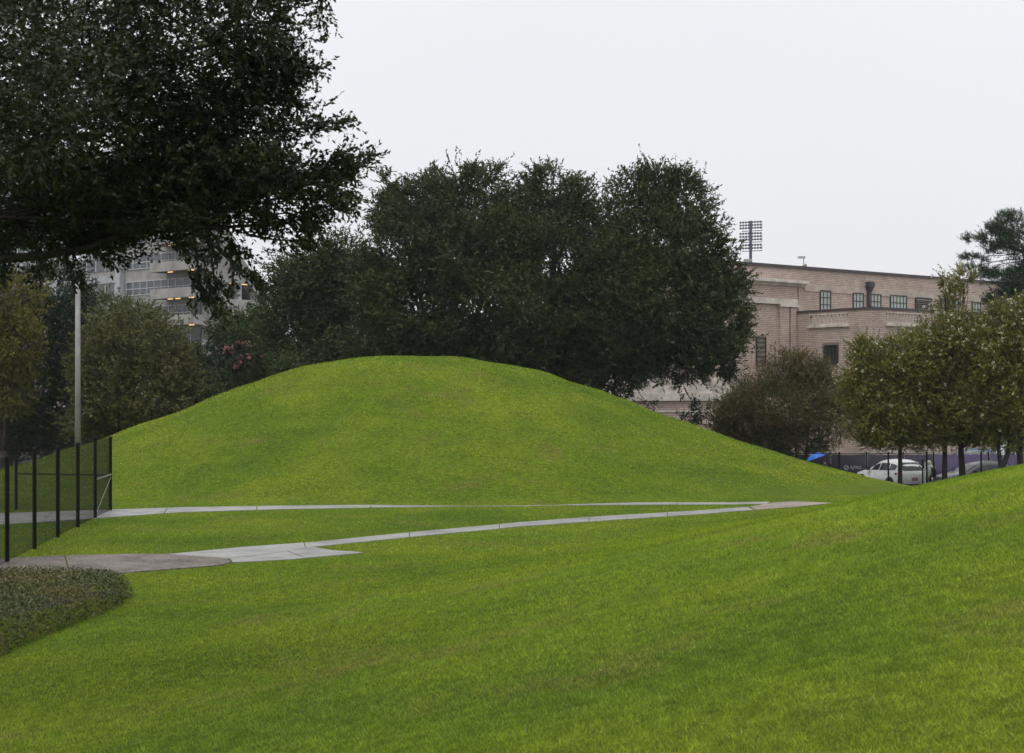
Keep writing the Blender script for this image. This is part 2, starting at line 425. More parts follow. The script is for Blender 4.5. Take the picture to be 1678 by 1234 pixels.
M_DGLASS = glass_mat('dark_window_glass', (.035, .04, .042))
H_TOP = 13.4-BZ
def wallbox(name, x0, x1, y0, y1, z0, z1, mat, parent=BE):
    g = Geo(); g.box(x0, x1, y0, y1, z0, z1); return g.build(name, mat, parent)
X0, X1 = wall_s(1125), 44.
wallbox('wall', X0, X1, 0, 24, 0, H_TOP-.02, M_BRICK)
wallbox('roof_coping', X0-.1, X1+.1, -.14, .5, H_TOP-.02, H_TOP+.2, M_COPING)
wallbox('low_wing_wall', wall_s(905), X0, 0, 18, 0, 8.6-BZ, M_BRICK)
wallbox('low_wing_coping', wall_s(905)-.1, X0-.11, -.14, .5, 8.6-BZ, 8.8-BZ, M_COPING)
# left bay: framed attic panel, cornice, stone band and pilasters
sb = wall_s(1303); sl = X0-.05
wallbox('attic_panel', sl, wall_s(1306), -.13, 0, wall_z(466, 0)+.0, wall_z(446, 0), M_BRICK2)
g = Geo(); zc = wall_z(470, 0)
for k, (pr_, h0, h1) in enumerate(((.30, 0, .14), (.46, .14, .24), (.62, .24, .46))): g.box(sl, wall_s(1313)+pr_*.5, -pr_, 0, zc+h0, zc+h1)
g.build('cornice', M_STONE, BE)
wallbox('frieze_panel', sl, wall_s(1304), -.16, 0, wall_z(491, 0), zc, M_BRICK2)
wallbox('stone_band', sl, wall_s(1304), -.26, 0, wall_z(500, 0), wall_z(491, 0), M_STONE)
wallbox('stone_band', wall_s(1277)-.2, wall_s(1303)+.1, -.34, 0, wall_z(504, 0), wall_z(500, 0)+.02, M_STONE)
for a, b in ((1275, 1290), (1293, 1302)):
    wallbox('pilaster', wall_s(a), wall_s(b), -.22, 0, 0, wall_z(504, 0), M_BRICK2)
wallbox('corner_pier', wall_s(1307), wall_s(1313), -.10, 0, wall_z(520, 0), zc, M_BRICK2)
# pale stucco band above the upper windows
wallbox('stucco_band', wall_s(1318), X1, -.05, 0, wall_z(477, 1), wall_z(466.5, 1), M_STUCCO)

def window(x0, x1, z0, z1, nx, nz, y=-.10, glass=M_GLASS, axis='x', parent=BE):
    """steel window: the frame is the part, each pane a sub-part. axis 'y' puts it in a side wall (x0,x1 run along y)"""
    w, h = x1-x0, z1-z0; t = .07
    g = Geo()
    def bx(a, b, c, d, y0=0., y1=.12):
        g.box(a, b, y0, y1, c, d)
    bx(0, w, 0, t); bx(0, w, h-t, h); bx(0, t, t, h-t); bx(w-t, w, t, h-t)
    for i in range(1, nx): c = w*i/nx; bx(c-.025, c+.025, t, h-t, .02, .11)
    for i in range(1, nz): c = h*i/nz; bx(t, w-t, c-.03, c+.03, .015, .105)
    g.box(.02, w-.02, .13, .15, .02, h-.02)
    fr = g.build('window', M_FRAME, parent)
    if axis == 'x': fr.location = (x0, y, z0)
    else: fr.location = (y, x1, z0); fr.rotation_euler = (0, 0, -math.pi/2)
    pg = Geo(); pw, ph = w/nx, h/nz; pg.box(.03, pw-.03, .06, .07, .03, ph-.03)
    src = None
    for i in range(nx):
        for j in range(nz):
            if src is None: src = pg.build('pane', glass, fr); src.location = (i*pw, 0, j*ph)
            else: inst('pane', src, fr, (i*pw, 0, j*ph))
    return fr
for a, b, t, bt, nx, nz in ((1343, 1360.5, 476, 511, 3, 3), (1397, 1414, 480, 507, 3, 2), (1426, 1443, 482, 507, 3, 2), (1458, 1485, 484, 509, 5, 2), (1549, 1570, 491, 516, 4, 2), (1592, 1606, 495, 520, 3, 2), (1623, 1641, 498, 524, 4, 2), (1660, 1685, 501, 526, 4, 2)):
    s0, s1 = wall_s(a), wall_s(b); m_ = (s0+s1)/2
    window(s0, s1, wall_z(bt, m_), wall_z(t, m_), nx, nz)
# louvre
s0, s1 = wall_s(1499), wall_s(1526); z1_ = wall_z(487, s0); z0_ = wall_z(510, s0)
lv = wallbox('louvre', s0, s1, -.06, 0, z0_, z1_, M_FRAME)
M_LOUV = plain('grey_brown_louvre', (.20, .165, .14), .6, .15, 3)
src = None
for i in range(7):
    if src is None:
        g = Geo(); g.add([(s0+.05, -.07, 0), (s1-.05, -.07, 0), (s1-.05, -.19, -.07), (s0+.05, -.19, -.07), (s0+.05, -.07, .02), (s1-.05, -.07, .02), (s1-.05, -.19, -.05), (s0+.05, -.19, -.05)],
                         [(0, 1, 2, 3), (7, 6, 5, 4), (3, 2, 6, 7), (0, 4, 5, 1), (0, 3, 7, 4), (1, 5, 6, 2)])
        src = g.build('slat', M_LOUV, lv); src.location = (0, 0, z0_+.1)
    else: inst('slat', src, lv, (0, 0, z0_+.1+i*(z1_-z0_-.14)/7))
# downspouts with hopper heads
def downspout(px, ty, by, w, hop):
    s = wall_s(px); g = Geo(); zt, zb = wall_z(ty, s), wall_z(by, s)
    g.box(s-w/2, s+w/2, -.06-w, -.06, zb, zt-(.9 if hop else 0))
    if hop:
        g.add([(s-w/2, -.06-w, zt-.95), (s+w/2, -.06-w, zt-.95), (s+w/2, -.06, zt-.95), (s-w/2, -.06, zt-.95), (s-.27, -.5, zt-.45), (s+.27, -.5, zt-.45), (s+.27, -.06, zt-.45), (s-.27, -.06, zt-.45)],
              [(3, 2, 1, 0), (4, 5, 6, 7), (0, 1, 5, 4), (1, 2, 6, 5), (2, 3, 7, 6), (3, 0, 4, 7)])
        g.box(s-.31, s+.31, -.54, -.055, zt-.45, zt)
    g.build('downspout', M_COPING, BE)
downspout(1421.5, 462, 507, .26, True); downspout(1540, 489, 512, .16, False)
# old slit window with louvred shutter in the left bay
def brick_surround(axis, a, b, z0, z1, y):
    g = Geo()
    def bx(p, q, c, d, o):
        if axis == 'x': g.box(p, q, y-o, y, c, d)
        else: g.box(y-o, y, p, q, c, d)
    bx(a-.5, a-.14, z0, z1+.14, .05); bx(b+.14, b+.5, z0, z1+.14, .05); bx(a-.5, b+.5, z1+.14, z1+.5, .06)
    g.build('brick_surround', M_BRICK2, BE)
s0, s1 = wall_s(1238.5), wall_s(1254); m_ = (s0+s1)/2
window(s0, s1, wall_z(600, m_), wall_z(553, m_), 1, 6, glass=M_LOUV); brick_surround('x', s0, s1, wall_z(600, m_), wall_z(553, m_), 0)
# pavilion in front
PT = 9.85-BZ; PD = 7.82; PL = 19.
bal_z0, bal_z1 = 8.78-BZ, 9.5-BZ
ta, tb = side_t(1390), side_t(1327)          # balustrade opening on the side
fa, fb = front_s(1452), front_s(1509)
g = Geo(); g.box(0, PL, -PD, -.01, 0, bal_z0); g.build('pavilion_wall', M_BRICK, BE)
y_ = lambda t: -PD+t
g = Geo()
g.box(0, .35, y_(0)+.36, y_(ta), bal_z0, PT-.1); g.box(0, .35, y_(tb), -.01, bal_z0, PT-.1); g.box(0, .35, y_(ta), y_(tb), bal_z1+.1, PT-.1)
cur = 0.; opens = []
while cur+fb < PL: opens.append((cur+fa, cur+fb)); cur += fb-fa+1.7
x_ = 0.
for a, b in opens:
    g.box(x_, a, -PD, -PD+.35, bal_z0, PT-.1); g.box(a, b, -PD, -PD+.35, bal_z1+.1, PT-.1); x_ = b
g.box(x_, PL, -PD, -PD+.35, bal_z0, PT-.1)
g.build('parapet', M_BRICK, BE)
g = Geo(); g.box(-.08, .43, -PD-.08, -.01, PT-.1, PT+.08); g.box(.43, PL, -PD-.08, -PD+.43, PT-.1, PT+.08); g.build('parapet_coping', M_COPING, BE)
BAL = [(.085, 0), (.085, .05), (.05, .08), (.075, .17), (.105, .27), (.09, .38), (.055, .52), (.045, .60), (.085, .64), (.085, .70)]
bal_src = None
def baluster(loc, parent, sc=1.):
    global bal_src
    if bal_src is None:
        g = Geo(); g.lathe([(r, z/.70) for r, z in BAL], 7); bal_src = g.build('baluster', M_STONE, parent, smooth=True); o = bal_src; o.location = loc
    else: o = inst('baluster', bal_src, parent, loc)
    o.scale = (.88, .88, sc); return o
def balustrade(axis, a, b, y, z0, z1, n, parent=BE):
    g = Geo()
    def bx(p, q, o0, o1, c, d):
        if axis == 'x': g.box(p, q, y-o0, y+o1, c, d)
        else: g.box(y-o0, y+o1, p, q, c, d)
    bx(a-.12, b+.12, .16, .30, z0-.30, z0-.14); bx(a, b, .10, .28, z0-.14, z0); bx(a, b, .10, .28, z1, z1+.1)
    r_ = g.build('balustrade', M_STONE, parent)
    for i in range(n):
        c = a+(b-a)*(i+.5)/n
        baluster((c, y+.1, z0) if axis == 'x' else (y+.1, c, z0), r_, z1-z0)
    return r_
balustrade('y', y_(ta), y_(tb), 0., bal_z0+.02, bal_z1, 10)
for a, b in opens: balustrade('x', a, b, -PD, bal_z0+.02, bal_z1, 11)
t0, t1 = side_t(1374), side_t(1350)
window(y_(t0), y_(t1), 5.55-BZ, 7.12-BZ, 4, 2, y=-.10, glass=M_DGLASS, axis='y')
brick_surround('y', y_(t0), y_(t1), 5.55-BZ, 7.12-BZ, 0.)
for i in range(3): window(3.2+i*5.6, 5.0+i*5.6, 5.4-BZ, 7.2-BZ, 4, 2, y=-PD-.10, glass=M_DGLASS)
# colonnaded front to the left, seen under the oaks
cx0, cx1 = wall_s(930), wall_s(1200)
wallbox('plinth_wall', cx0, cx1, -1.1, -.01, 0, 2.75-BZ, M_BRICK2)
for zz in (1.0, 1.9): wallbox('string_course', cx0-.02, cx1+.02, -1.17, -1.09, zz-BZ, zz+.14-BZ, M_STONE)
wallbox('stone_ledge', cx0-.2, cx1+.2, -1.35, -.02, 2.75-BZ, 3.28-BZ, M_STONE)
wallbox('stone_plinth', cx0, cx1, -1.2, -.4, 3.28-BZ, 3.58-BZ, M_STONE)
npier = 8; sp = (cx1-cx0-.9)/(npier-1)
for i in range(npier):
    a = cx0+i*sp
    g = Geo(); g.box(a, a+.9, -1.0, -.02, 3.58-BZ, 7.6-BZ); pr_ = g.build('pier', M_BRICK2, BE)
    g = Geo(); g.box(a-.12, a+1.02, -1.15, -.03, 3.585-BZ, 4.35-BZ); g.box(a-.05, a+.95, -1.07, -.04, 4.35-BZ, 4.5-BZ); g.build('pier_base', M_STONE, pr_)
    if i < npier-1:
        balustrade('x', a+1.05, a+sp-.15, -.9, 3.59-BZ+.3, 4.3-BZ, 9)
        window(a+1.2, a+sp-.3, 4.0-BZ, 7.3-BZ, 4, 4, y=-.10)
wallbox('entablature', cx0-.2, cx1+.2, -1.12, -.02, 7.6-BZ, 8.3-BZ, M_STONE)
# things on the roof
p0 = W(1262, 440, 134); p1 = W(1327, 440, 134)
g = Geo(); zt = W(0, 432, 134).z; g.add([(p0.x, 134, 13.), (p1.x, 134, 13.), (p1.x, 137, 13.), (p0.x, 137, 13.), (p0.x, 134, 13.45), (p1.x-.3, 134, zt), (p1.x-.3, 137, zt), (p0.x, 137, 13.45)],
    [(3, 2, 1, 0), (4, 5, 6, 7), (0, 1, 5, 4), (1, 2, 6, 5), (2, 3, 7, 6), (3, 0, 4, 7)])
tag(g.build('roof_hatch', plain('grey_green_metal', (.16, .165, .15), .6, .2, 1)), 'grey wedge shaped housing standing on the flat roof of the brick building', 'roof housing')
def roof_lamp(px, py, Y, label, fl):
    b = W(px, py, Y); z0 = 13.2
    r_ = empty('roof_lamp', (b.x, Y, z0)); tag(r_, label, 'lamp', 'small lamps on the brick building roof')
    g = Geo(); g.tube([(0, 0, 0), (0, 0, b.z-z0)], .045, 6); g.build('post', M_GALV, r_)
    g = Geo(); g.box(-.52 if fl else -.3, .12 if fl else .3, -.2, .2, b.z-z0-.02, b.z-z0+.16); g.build('lamp_head', M_GALV, r_)
roof_lamp(1317, 423, 136, 'small flat lamp on a thin post above the grey roof housing', True)
roof_lamp(1225, 428, 116, 'tiny lamp on the roof edge beside the tall floodlight mast', False)

# ------------------------------------------------------------------ floodlight mast of the stadium
M_MAST = plain('mast_steel', (.10, .10, .14), .5, .1, 1, metal=.3)
M_LAMP = plain('floodlight_housing', (.13, .13, .17), .5, .1, 3)
YL = 250.; bL = W(1230, 660, YL)
fm = empty('floodlight_mast', (bL.x, YL, STREET-.25)); tag(fm, 'tall stadium floodlight mast with stacked rows of lamps above the brick roof', 'floodlight')
fm.rotation_euler = (0, 0, math.radians(-24)); zb = STREET-.25
mz = lambda py: EYE+(HY-py)/F*YL-zb
g = Geo(); g.tube([(0, 0, 0), (0, 0, mz(362))], [.38, .24], 8); g.build('mast', M_MAST, fm)
s_ = YL/F
lamp_src = None
for rows, yb in (((364.5, 369.3, 374), 379), ((383, 388, 393), 397.5), ((402, 407), 411.8)):
    g = Geo()
    zb0, zt0 = mz(yb), mz(rows[0])
    g.box(-12*s_*1.1, 18*s_*1.1, -.5, -.38, zb0-.06, zb0+.06); g.box(17.9*s_*1.1, 18.4*s_*1.1, -.5, -.38, zb0, zt0)
    for ry in rows: g.box(-16*s_*1.1, 17*s_*1.1, -.06, .06, mz(ry)-.04, mz(ry)+.04)
    cb_ = g.build('crossarm', M_MAST, fm)
    for ry in rows:
        for i in range(8):
            xx = (-15.4+i*4.15+(1.4 if i > 3 else 0))*s_*1.1
            if lamp_src is None:
                g = Geo(); g.lathe([(.08, 0), (.2, .08), (.2, .2), (.1, .34)], 8); lamp_src = g.build('lamp', M_LAMP, cb_); o = lamp_src
            else: o = inst('lamp', lamp_src, cb_, (0, 0, 0))
            o.location = (xx, -.12, mz(ry)-.02); o.rotation_euler = (math.radians(-60), 0, 0)

# ------------------------------------------------------------------ concrete stadium on the left
SE = W(314, HY, 165); SB = STREET-.25
ST = empty('stadium', (SE.x, 165, SB), math.atan2(.631, -.776)-math.pi)    # local -x recedes left, local -y faces the lawn
tag(ST, 'grey concrete stadium with stacked balconies and small lit lamps behind the left trees', 'stadium')
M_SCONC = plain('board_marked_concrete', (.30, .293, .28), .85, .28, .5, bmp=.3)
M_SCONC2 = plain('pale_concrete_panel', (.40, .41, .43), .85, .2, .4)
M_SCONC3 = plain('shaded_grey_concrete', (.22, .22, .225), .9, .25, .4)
M_SGLASS = glass_mat('grey_stadium_glass', (.115, .125, .135), .2)
M_WMULL = plain('white_mullion', (.6, .61, .62), .6, .08, 2)
m_, nt, p_ = new_mat('lit_lamp'); p_.inputs['Base Color'].default_value = (.9, .6, .3, 1)
p_.inputs['Emission Color'].default_value = (1, .60, .24, 1); p_.inputs['Emission Strength'].default_value = 1.1; M_LIT = m_
Z = lambda py: EYE+(HY-py)/F*165-SB
def sbox(name, x0, x1, y0, y1, z0, z1, mat, parent=ST):
    g = Geo(); g.box(x0, x1, y0, y1, z0, z1); return g.build(name, mat, parent)
fl = [Z(441)+i*3.1 for i in range(-3, 5)]
top = fl[-1]+3.4
sbox('core', -52, -.6, 2.2, 6.0, 0, top, M_SCONC)
for i, z in enumerate(fl):
    x0 = -7.4
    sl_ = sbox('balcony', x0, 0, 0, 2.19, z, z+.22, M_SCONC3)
    sbox('parapet', x0, 0, -.12, .14, z-.001, z+1.12, M_SCONC, sl_)
    # side parapet carries on as a stair flight that drops away to the right
    g = Geo(); ya, yb, zd = .141, 4.6, -1.55
    A_ = [(.1, ya, z-.002), (.1, 1.4, z-.002), (.1, yb, z+zd), (.1, yb, z+zd+1.12), (.1, 1.4, z+1.12), (.1, ya, z+1.12)]
    g.add(A_+[(-.12, y, q) for _, y, q in A_], [(0, 1, 4, 5), (1, 2, 3, 4), (11, 10, 7, 6), (10, 9, 8, 7), (5, 4, 10, 11), (4, 3, 9, 10), (6, 7, 1, 0), (7, 8, 2, 1), (2, 8, 9, 3), (0, 5, 11, 6)])
    g.build('stair_parapet', M_SCONC, sl_)
    sbox('doorway', -2.75, -1.0, 2.1, 2.21, z+1.1, z+2.75, M_DGLASS, sl_)
    g = Geo()
    for q in range(10): g.box(-2.85-q*1.35, -2.79-q*1.35, 2.08, 2.14, z+.8, z+2.45)
    for q in (.8, 1.55, 2.4): g.box(-15.2, -2.8, 2.085, 2.135, z+q, z+q+.06)
    band = sbox('window_band', -15.2, -2.8, 2.15, 2.205, z+.8, z+2.45, M_SGLASS)
    g.build('mullions', M_WMULL, band)
    for lx, ly in ((-4.6, .6), (-3.2, .6), (-.45, .35)):
        if lx == -3.2 and i % 2: continue
        sbox('ceiling_lamp', lx-.42, lx+.42, ly-.06, ly+.06, z-.10, z-.002, M_LIT)
for q in range(3):
    sbox('column', -16.2-q*12.6, -15.3-q*12.6, 1.4, 2.1, 0, top, M_SCONC2)
for i, z in enumerate(fl): sbox('spandrel_panel', -50, -16.4, 2.05, 2.19, z+2.5, z+3.35, M_SCONC2)
for i, z in enumerate(fl[:-1]):
    b_ = sbox('window_band', -50, -16.4, 2.12, 2.195, z+.9, z+2.3, M_SGLASS)
    g = Geo()
    for q in range(18): g.box(-49.6+q*1.9, -49.52+q*1.9, 2.07, 2.12, z+.9, z+2.3)
    g.build('mullions', M_WMULL, b_)
# right flank: ring beams, columns and the raked underside of the upper deck
def yz(name, poly, x0, x1, mat, parent=ST):
    g = Geo(); n = len(poly)
    g.add([(x1, y, z) for y, z in poly]+[(x0, y, z) for y, z in poly], [tuple(range(n)), tuple(range(n, 2*n))[::-1]]+[(i, n+i, n+(i+1) % n, (i+1) % n) for i in range(n)])
    return g.build(name, mat, parent)
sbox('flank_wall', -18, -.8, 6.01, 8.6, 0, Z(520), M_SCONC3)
for zz, y1 in ((Z(505), 10.4), (Z(458), 9.4)):
    sbox('ring_beam', -18, -.3, 4.7, y1, zz, zz+1.35, M_SCONC)
    for ly in (6.2, 8.3): sbox('ceiling_lamp', -.75, -.63, ly-.45, ly+.45, zz-.1, zz-.002, M_LIT)
for yy in (7.2, 9.6): sbox('column', -1.3, -.6, yy, yy+.6, 0, Z(459), M_SCONC2)
rk = yz('raked_deck', [(11.6, Z(478)), (11.0, Z(490)), (9.4, Z(470)), (3.6, Z(378)), (3.6, Z(350))], -18, -.2, M_SCONC)
g = Geo(); ra, rb = Vector((-.35, 11.5, Z(478)+1.0)), Vector((-.35, 3.7, Z(350)+1.0))
g.tube([ra, rb], .05, 5); g.tube([ra-Vector((0, 0, .5)), rb-Vector((0, 0, .5))], .035, 5)
for q in range(9): p_ = ra.lerp(rb, q/8); g.tube([p_-Vector((0, 0, 1.02)), p_], .04, 5)
g.build('railing', M_GALV, rk)
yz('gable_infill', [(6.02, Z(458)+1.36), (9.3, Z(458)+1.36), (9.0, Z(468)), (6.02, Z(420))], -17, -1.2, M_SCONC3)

# ------------------------------------------------------------------ black chain-link fences
FH = 2.08
post_src = None
def post(parent, loc, h=FH):
    global post_src
    if post_src is None:
        g = Geo(); g.lathe([(.045, -.25), (.045, .985), (.055, .985), (.055, 1.0), (.03, 1.018)], 10)
        o = g.build('post', M_BLACK, parent, smooth=False); post_src = o
    else: o = inst('post', post_src, parent, (0, 0, 0))
    o.location = loc; o.scale = (1, 1, h); return o
def chain_panel(parent, a, b, h=FH, pitch=.056, wire=.0024, mat=None):
    """woven wires as thin three sided rods, plus top and bottom tension wires"""
    A, B = Vector(a), Vector(b); d = Vector((B.x-A.x, B.y-A.y, 0)); L = d.length; d.normalize(); nrm = Vector((-d.y, d.x, 0))
    hh = h-.06; z0 = .03; segs = []
    k = -hh
    while k < L:
        for sgn in (1, -1):
            x0, x1 = k, k+hh; t0, t1 = max(0, -x0/hh), min(1, (L-x0)/hh)
            if t1 <= t0: continue
            za, zb_ = (t0, t1) if sgn == 1 else (1-t0, 1-t1)
            segs.append((x0+t0*hh, za*hh, x0+t1*hh, zb_*hh, sgn))
        k += pitch
    segs.append((0, hh, L, hh, 1)); segs.append((0, 0, L, 0, 1))
    S = np.array(segs); dz = (B.z-A.z)/L
    P0 = np.stack([A.x+d.x*S[:, 0], A.y+d.y*S[:, 0], A.z+z0+S[:, 1]+dz*S[:, 0]], -1)
    P1 = np.stack([A.x+d.x*S[:, 2], A.y+d.y*S[:, 2], A.z+z0+S[:, 3]+dz*S[:, 2]], -1)
    off = (S[:, 4]*.003)[:, None]*np.array(nrm)[None]; P0 += off; P1 += off
    D = P1-P0; D /= np.linalg.norm(D, axis=1, keepdims=True)
    N = np.cross(D, np.array(nrm)); q = []
    cs = [wire*(math.cos(t)*np.array(nrm)[None]+math.sin(t)*N) for t in (0, 2.094, 4.189)]
    for i in range(3): q.append(np.stack([P0+cs[i], P1+cs[i], P1+cs[(i+1) % 3], P0+cs[(i+1) % 3]], 1))
    return tag(polys('chain_link', np.concatenate(q), mat or M_BLACK, parent), kind='stuff')
fe = empty('chain_link_fence', (0, 0, 0)); tag(fe, 'black chain link fence turning a corner beside the path on the left', 'fence')
run = []
for i in range(-2, 6):
    t = i/5; run.append(((-9.79)+t*(-11.24+9.79), 28.4+t*12.6))
back = [(-11.24, 41.0), (-14.0, 41.35), (-16.8, 41.7), (-19.6, 42.0)]
for R_ in (run, back):
    for i, (x, y) in enumerate(R_):
        if R_ is back and i == 0: continue
        post(fe, (x, y, T1(x, y)), FH*(1.02 if i % 3 == 0 else .985))
    for (xa, ya), (xb, yb) in zip(R_[:-1], R_[1:]):
        chain_panel(fe, (xa, ya, T1(xa, ya)), (xb, yb, T1(xb, yb)))
zc_ = T1(-11.24, 41.0)
g = Geo(); g.tube([(-11.24, 41.0, zc_+1.0), (-14.0, 41.35, zc_+1.02)], .022, 6); g.build('brace_rail', M_BLACK, fe)
g = Geo(); g.tube([(-11.22, 41.0, zc_+1.02), (-10.95, 38.48, zc_+1.02)], .021, 6); g.build('brace_rail', M_DGALV, fe)
g = Geo(); g.tube([(-11.20, 40.9, zc_+.95), (-10.95, 38.5, zc_+.08)], .010, 5); g.build('truss_rod', M_DGALV, fe)

# second run along the street on the right, partly hidden by the slope
fr_ = empty('chain_link_fence', (0, 0, 0)); tag(fr_, 'black chain link fence along the street in front of the white car', 'fence')
YF = 73.; RX = [1294, 1377, 1460, 1525, 1618, 1701]
pts = [((px-839)/F*YF, YF+(px-1294)*.003) for px in RX]
ft = W(0, 742, YF).z
for x, y in pts: post(fr_, (x, y, T1(x, y)), ft-T1(x, y))
for (xa, ya), (xb, yb) in zip(pts[:-1], pts[1:]):
    chain_panel(fr_, (xa, ya, ft-2.0), (xb, yb, ft-2.0), h=2.0, pitch=.075, wire=.0022)
g = Geo(); (xa, ya), (xb, yb) = pts[0], pts[3]
g.tube([(xa, ya, ft-.05), (xb, yb, ft-.05)], .02, 6); g.build('top_rail', M_BLACK, fr_)
x, y = pts[3]; post(fr_, (x-.20, y, T1(x, y)), 2.0)
g = Geo(); g.box(x-.12, x-.07, y-.05, y+.05, T1(x, y)+.2, T1(x, y)+1.9); g.build('gate_latch_bar', M_GALV, fr_)

# fence with printed purple screens across the street
M_PURP = plain('purple_screen_cloth', (.026, .022, .038), .8, .25, 1.5, bmp=.2)
M_PURP2 = plain('brighter_purple_screen_cloth', (.058, .045, .10), .8, .2, 1.5, bmp=.2)
M_PRINT = plain('grey_white_print', (.40, .40, .42), .8, .1, 3)
pf = empty('screen_fence', (0, 95, STREET)); tag(pf, 'temporary fence hung with dark purple printed screens behind the white car', 'fence')
YP = 95.; xs_ = [(px-839)/F*YP for px in (1180, 1240, 1300, 1360, 1420, 1480, 1530, 1620, 1680, 1740)]
for x in xs_: post(pf, (x, 0, 0), 1.62)
for i, (a, b) in enumerate(zip(xs_[:-1], xs_[1:])):
    g = Geo(); n = 10
    vs = []; fs = []
    for j in range(n+1):
        t = j/n; xx = a+.07+(b-a-.14)*t; yy = -.05-.025*math.sin(t*9+i)
        vs += [(xx, yy, .08), (xx, yy, 1.47+.02*math.cos(2*math.pi*t)), (xx, yy+.012, .08), (xx, yy+.012, 1.47+.02*math.cos(2*math.pi*t))]
    for j in range(n):
        o = 4*j; fs += [(o, o+4, o+5, o+1), (o+2, o+3, o+7, o+6), (o+1, o+5, o+7, o+3)]
    g.add(vs, fs); g.build('screen', M_PURP2 if i in (6, 7) else M_PURP, pf, smooth=True)
g = Geo(); g.tube([(xs_[0], 0, 1.58), (xs_[-1], 0, 1.58)], .022, 6); g.build('top_rail', M_GALV, pf)
# printed emblem and word
ex, ez = (1386-839)/F*YP, W(0, 766, YP).z-STREET
em = Geo(); n = 20
for k in range(n):
    a0, a1 = 2*math.pi*k/n, 2*math.pi*(k+.62)/n
    ro, ri = .165, .088
    if k % 7 == 3: continue
    em.add([(ex+ri*math.cos(a0), -.10, ez+ri*math.sin(a0)), (ex+ro*math.cos(a0), -.10, ez+ro*math.sin(a0)), (ex+ro*math.cos(a1+.15), -.10, ez+ro*math.sin(a1+.15)), (ex+ri*math.cos(a1+.15), -.10, ez+ri*math.sin(a1+.15))], [(0, 1, 2, 3)])
em.add([(ex-.045, -.10, ez-.045), (ex+.045, -.10, ez-.045), (ex, -.10, ez+.06)], [(0, 1, 2)])
em.build('emblem_print', M_PRINT, pf)
cu = bpy.data.curves.new('word', 'FONT'); cu.body = 'AJTRZ.'; cu.size = .27; cu.extrude = .002; cu.offset = .004
to = bpy.data.objects.new('word', cu); COL.objects.link(to)
dg = bpy.context.evaluated_depsgraph_get(); me = bpy.data.meshes.new_from_object(to.evaluated_get(dg))
bpy.data.objects.remove(to); me.materials.append(M_PRINT)
wo_ = bpy.data.objects.new('word_print', me); link(wo_, pf); wo_.location = (ex+.24, -.10, ez-.09); wo_.rotation_euler = (math.pi/2, 0, 0)

# ------------------------------------------------------------------ lamp posts
M_POLE = plain('weathered_grey_pole', (.26, .255, .25), .6, .2, 2, bmp=.2)
b = W(127.5, HY, 72.5); zg = T1(b.x, 72.5)-.05
lp = empty('street_lamp', (b.x, 72.5, zg)); tag(lp, 'tall grey lamp post rising behind the left fence into the oak branches', 'street lamp')
zh = W(0, 436, 72.5).z-zg
g = Geo(); g.tube([(0, 0, 0), (0, 0, zh)], [.15, .115], 14); g.build('pole', M_POLE, lp, smooth=True)
g = Geo(); g.lathe([(.24, 0), (.24, .06), (.19, .1), (.17, .35)], 14); g.build('base', M_POLE, lp)
M_HEAD = plain('pale_lamp_head', (.55, .62, .66), .35, .1, 4)
g = Geo(); g.tube([(0, 0, zh), (.02, -.1, zh+.22), (.2, -.5, zh+.32)], [.06, .05, .05], 8); g.build('arm', M_POLE, lp)
g = Geo(); g.add([(.0, -.45, zh+.25), (.45, -.45, zh+.25), (.5, -1.1, zh+.2), (.05, -1.1, zh+.2), (.06, -.5, zh+.46), (.38, -.5, zh+.46), (.42, -1.0, zh+.36), (.1, -1.0, zh+.36)],
    [(3, 2, 1, 0), (4, 5, 6, 7), (0, 1, 5, 4), (1, 2, 6, 5), (2, 3, 7, 6), (3, 0, 4, 7)]); g.build('lamp_head', M_HEAD, lp)
M_WPOLE = plain('white_pole', (.55, .55, .53), .6, .15, 2)
b = W(1529, HY, 96.5); lp2 = empty('street_lamp', (b.x, 96.5, STREET)); tag(lp2, 'white lamp post behind the purple screens with long arm and oval head', 'street lamp')
zh = W(0, 566, 96.5).z-STREET
g = Geo(); g.tube([(0, 0, 0), (0, 0, zh)], [.13, .09], 10); g.build('pole', M_WPOLE, lp2, smooth=True)
ax = -(1529-1449)/F*96.5
g = Geo(); g.tube([(0, 0, zh-.1), (ax*.4, 0, zh), (ax, 0, zh-.22)], .045, 6); g.build('arm', M_WPOLE, lp2)
g = Geo(); g.tube([(ax+.05, 0, zh-.2), (ax-.1, 0, zh-.25), (ax-.45, 0, zh-.28), (ax-.7, 0, zh-.28)], [.05, .14, .16, .06], 10); g.build('lamp_head', plain('white_lamp_head', (.8, .8, .8), .4, .05, 3), lp2, smooth=True)

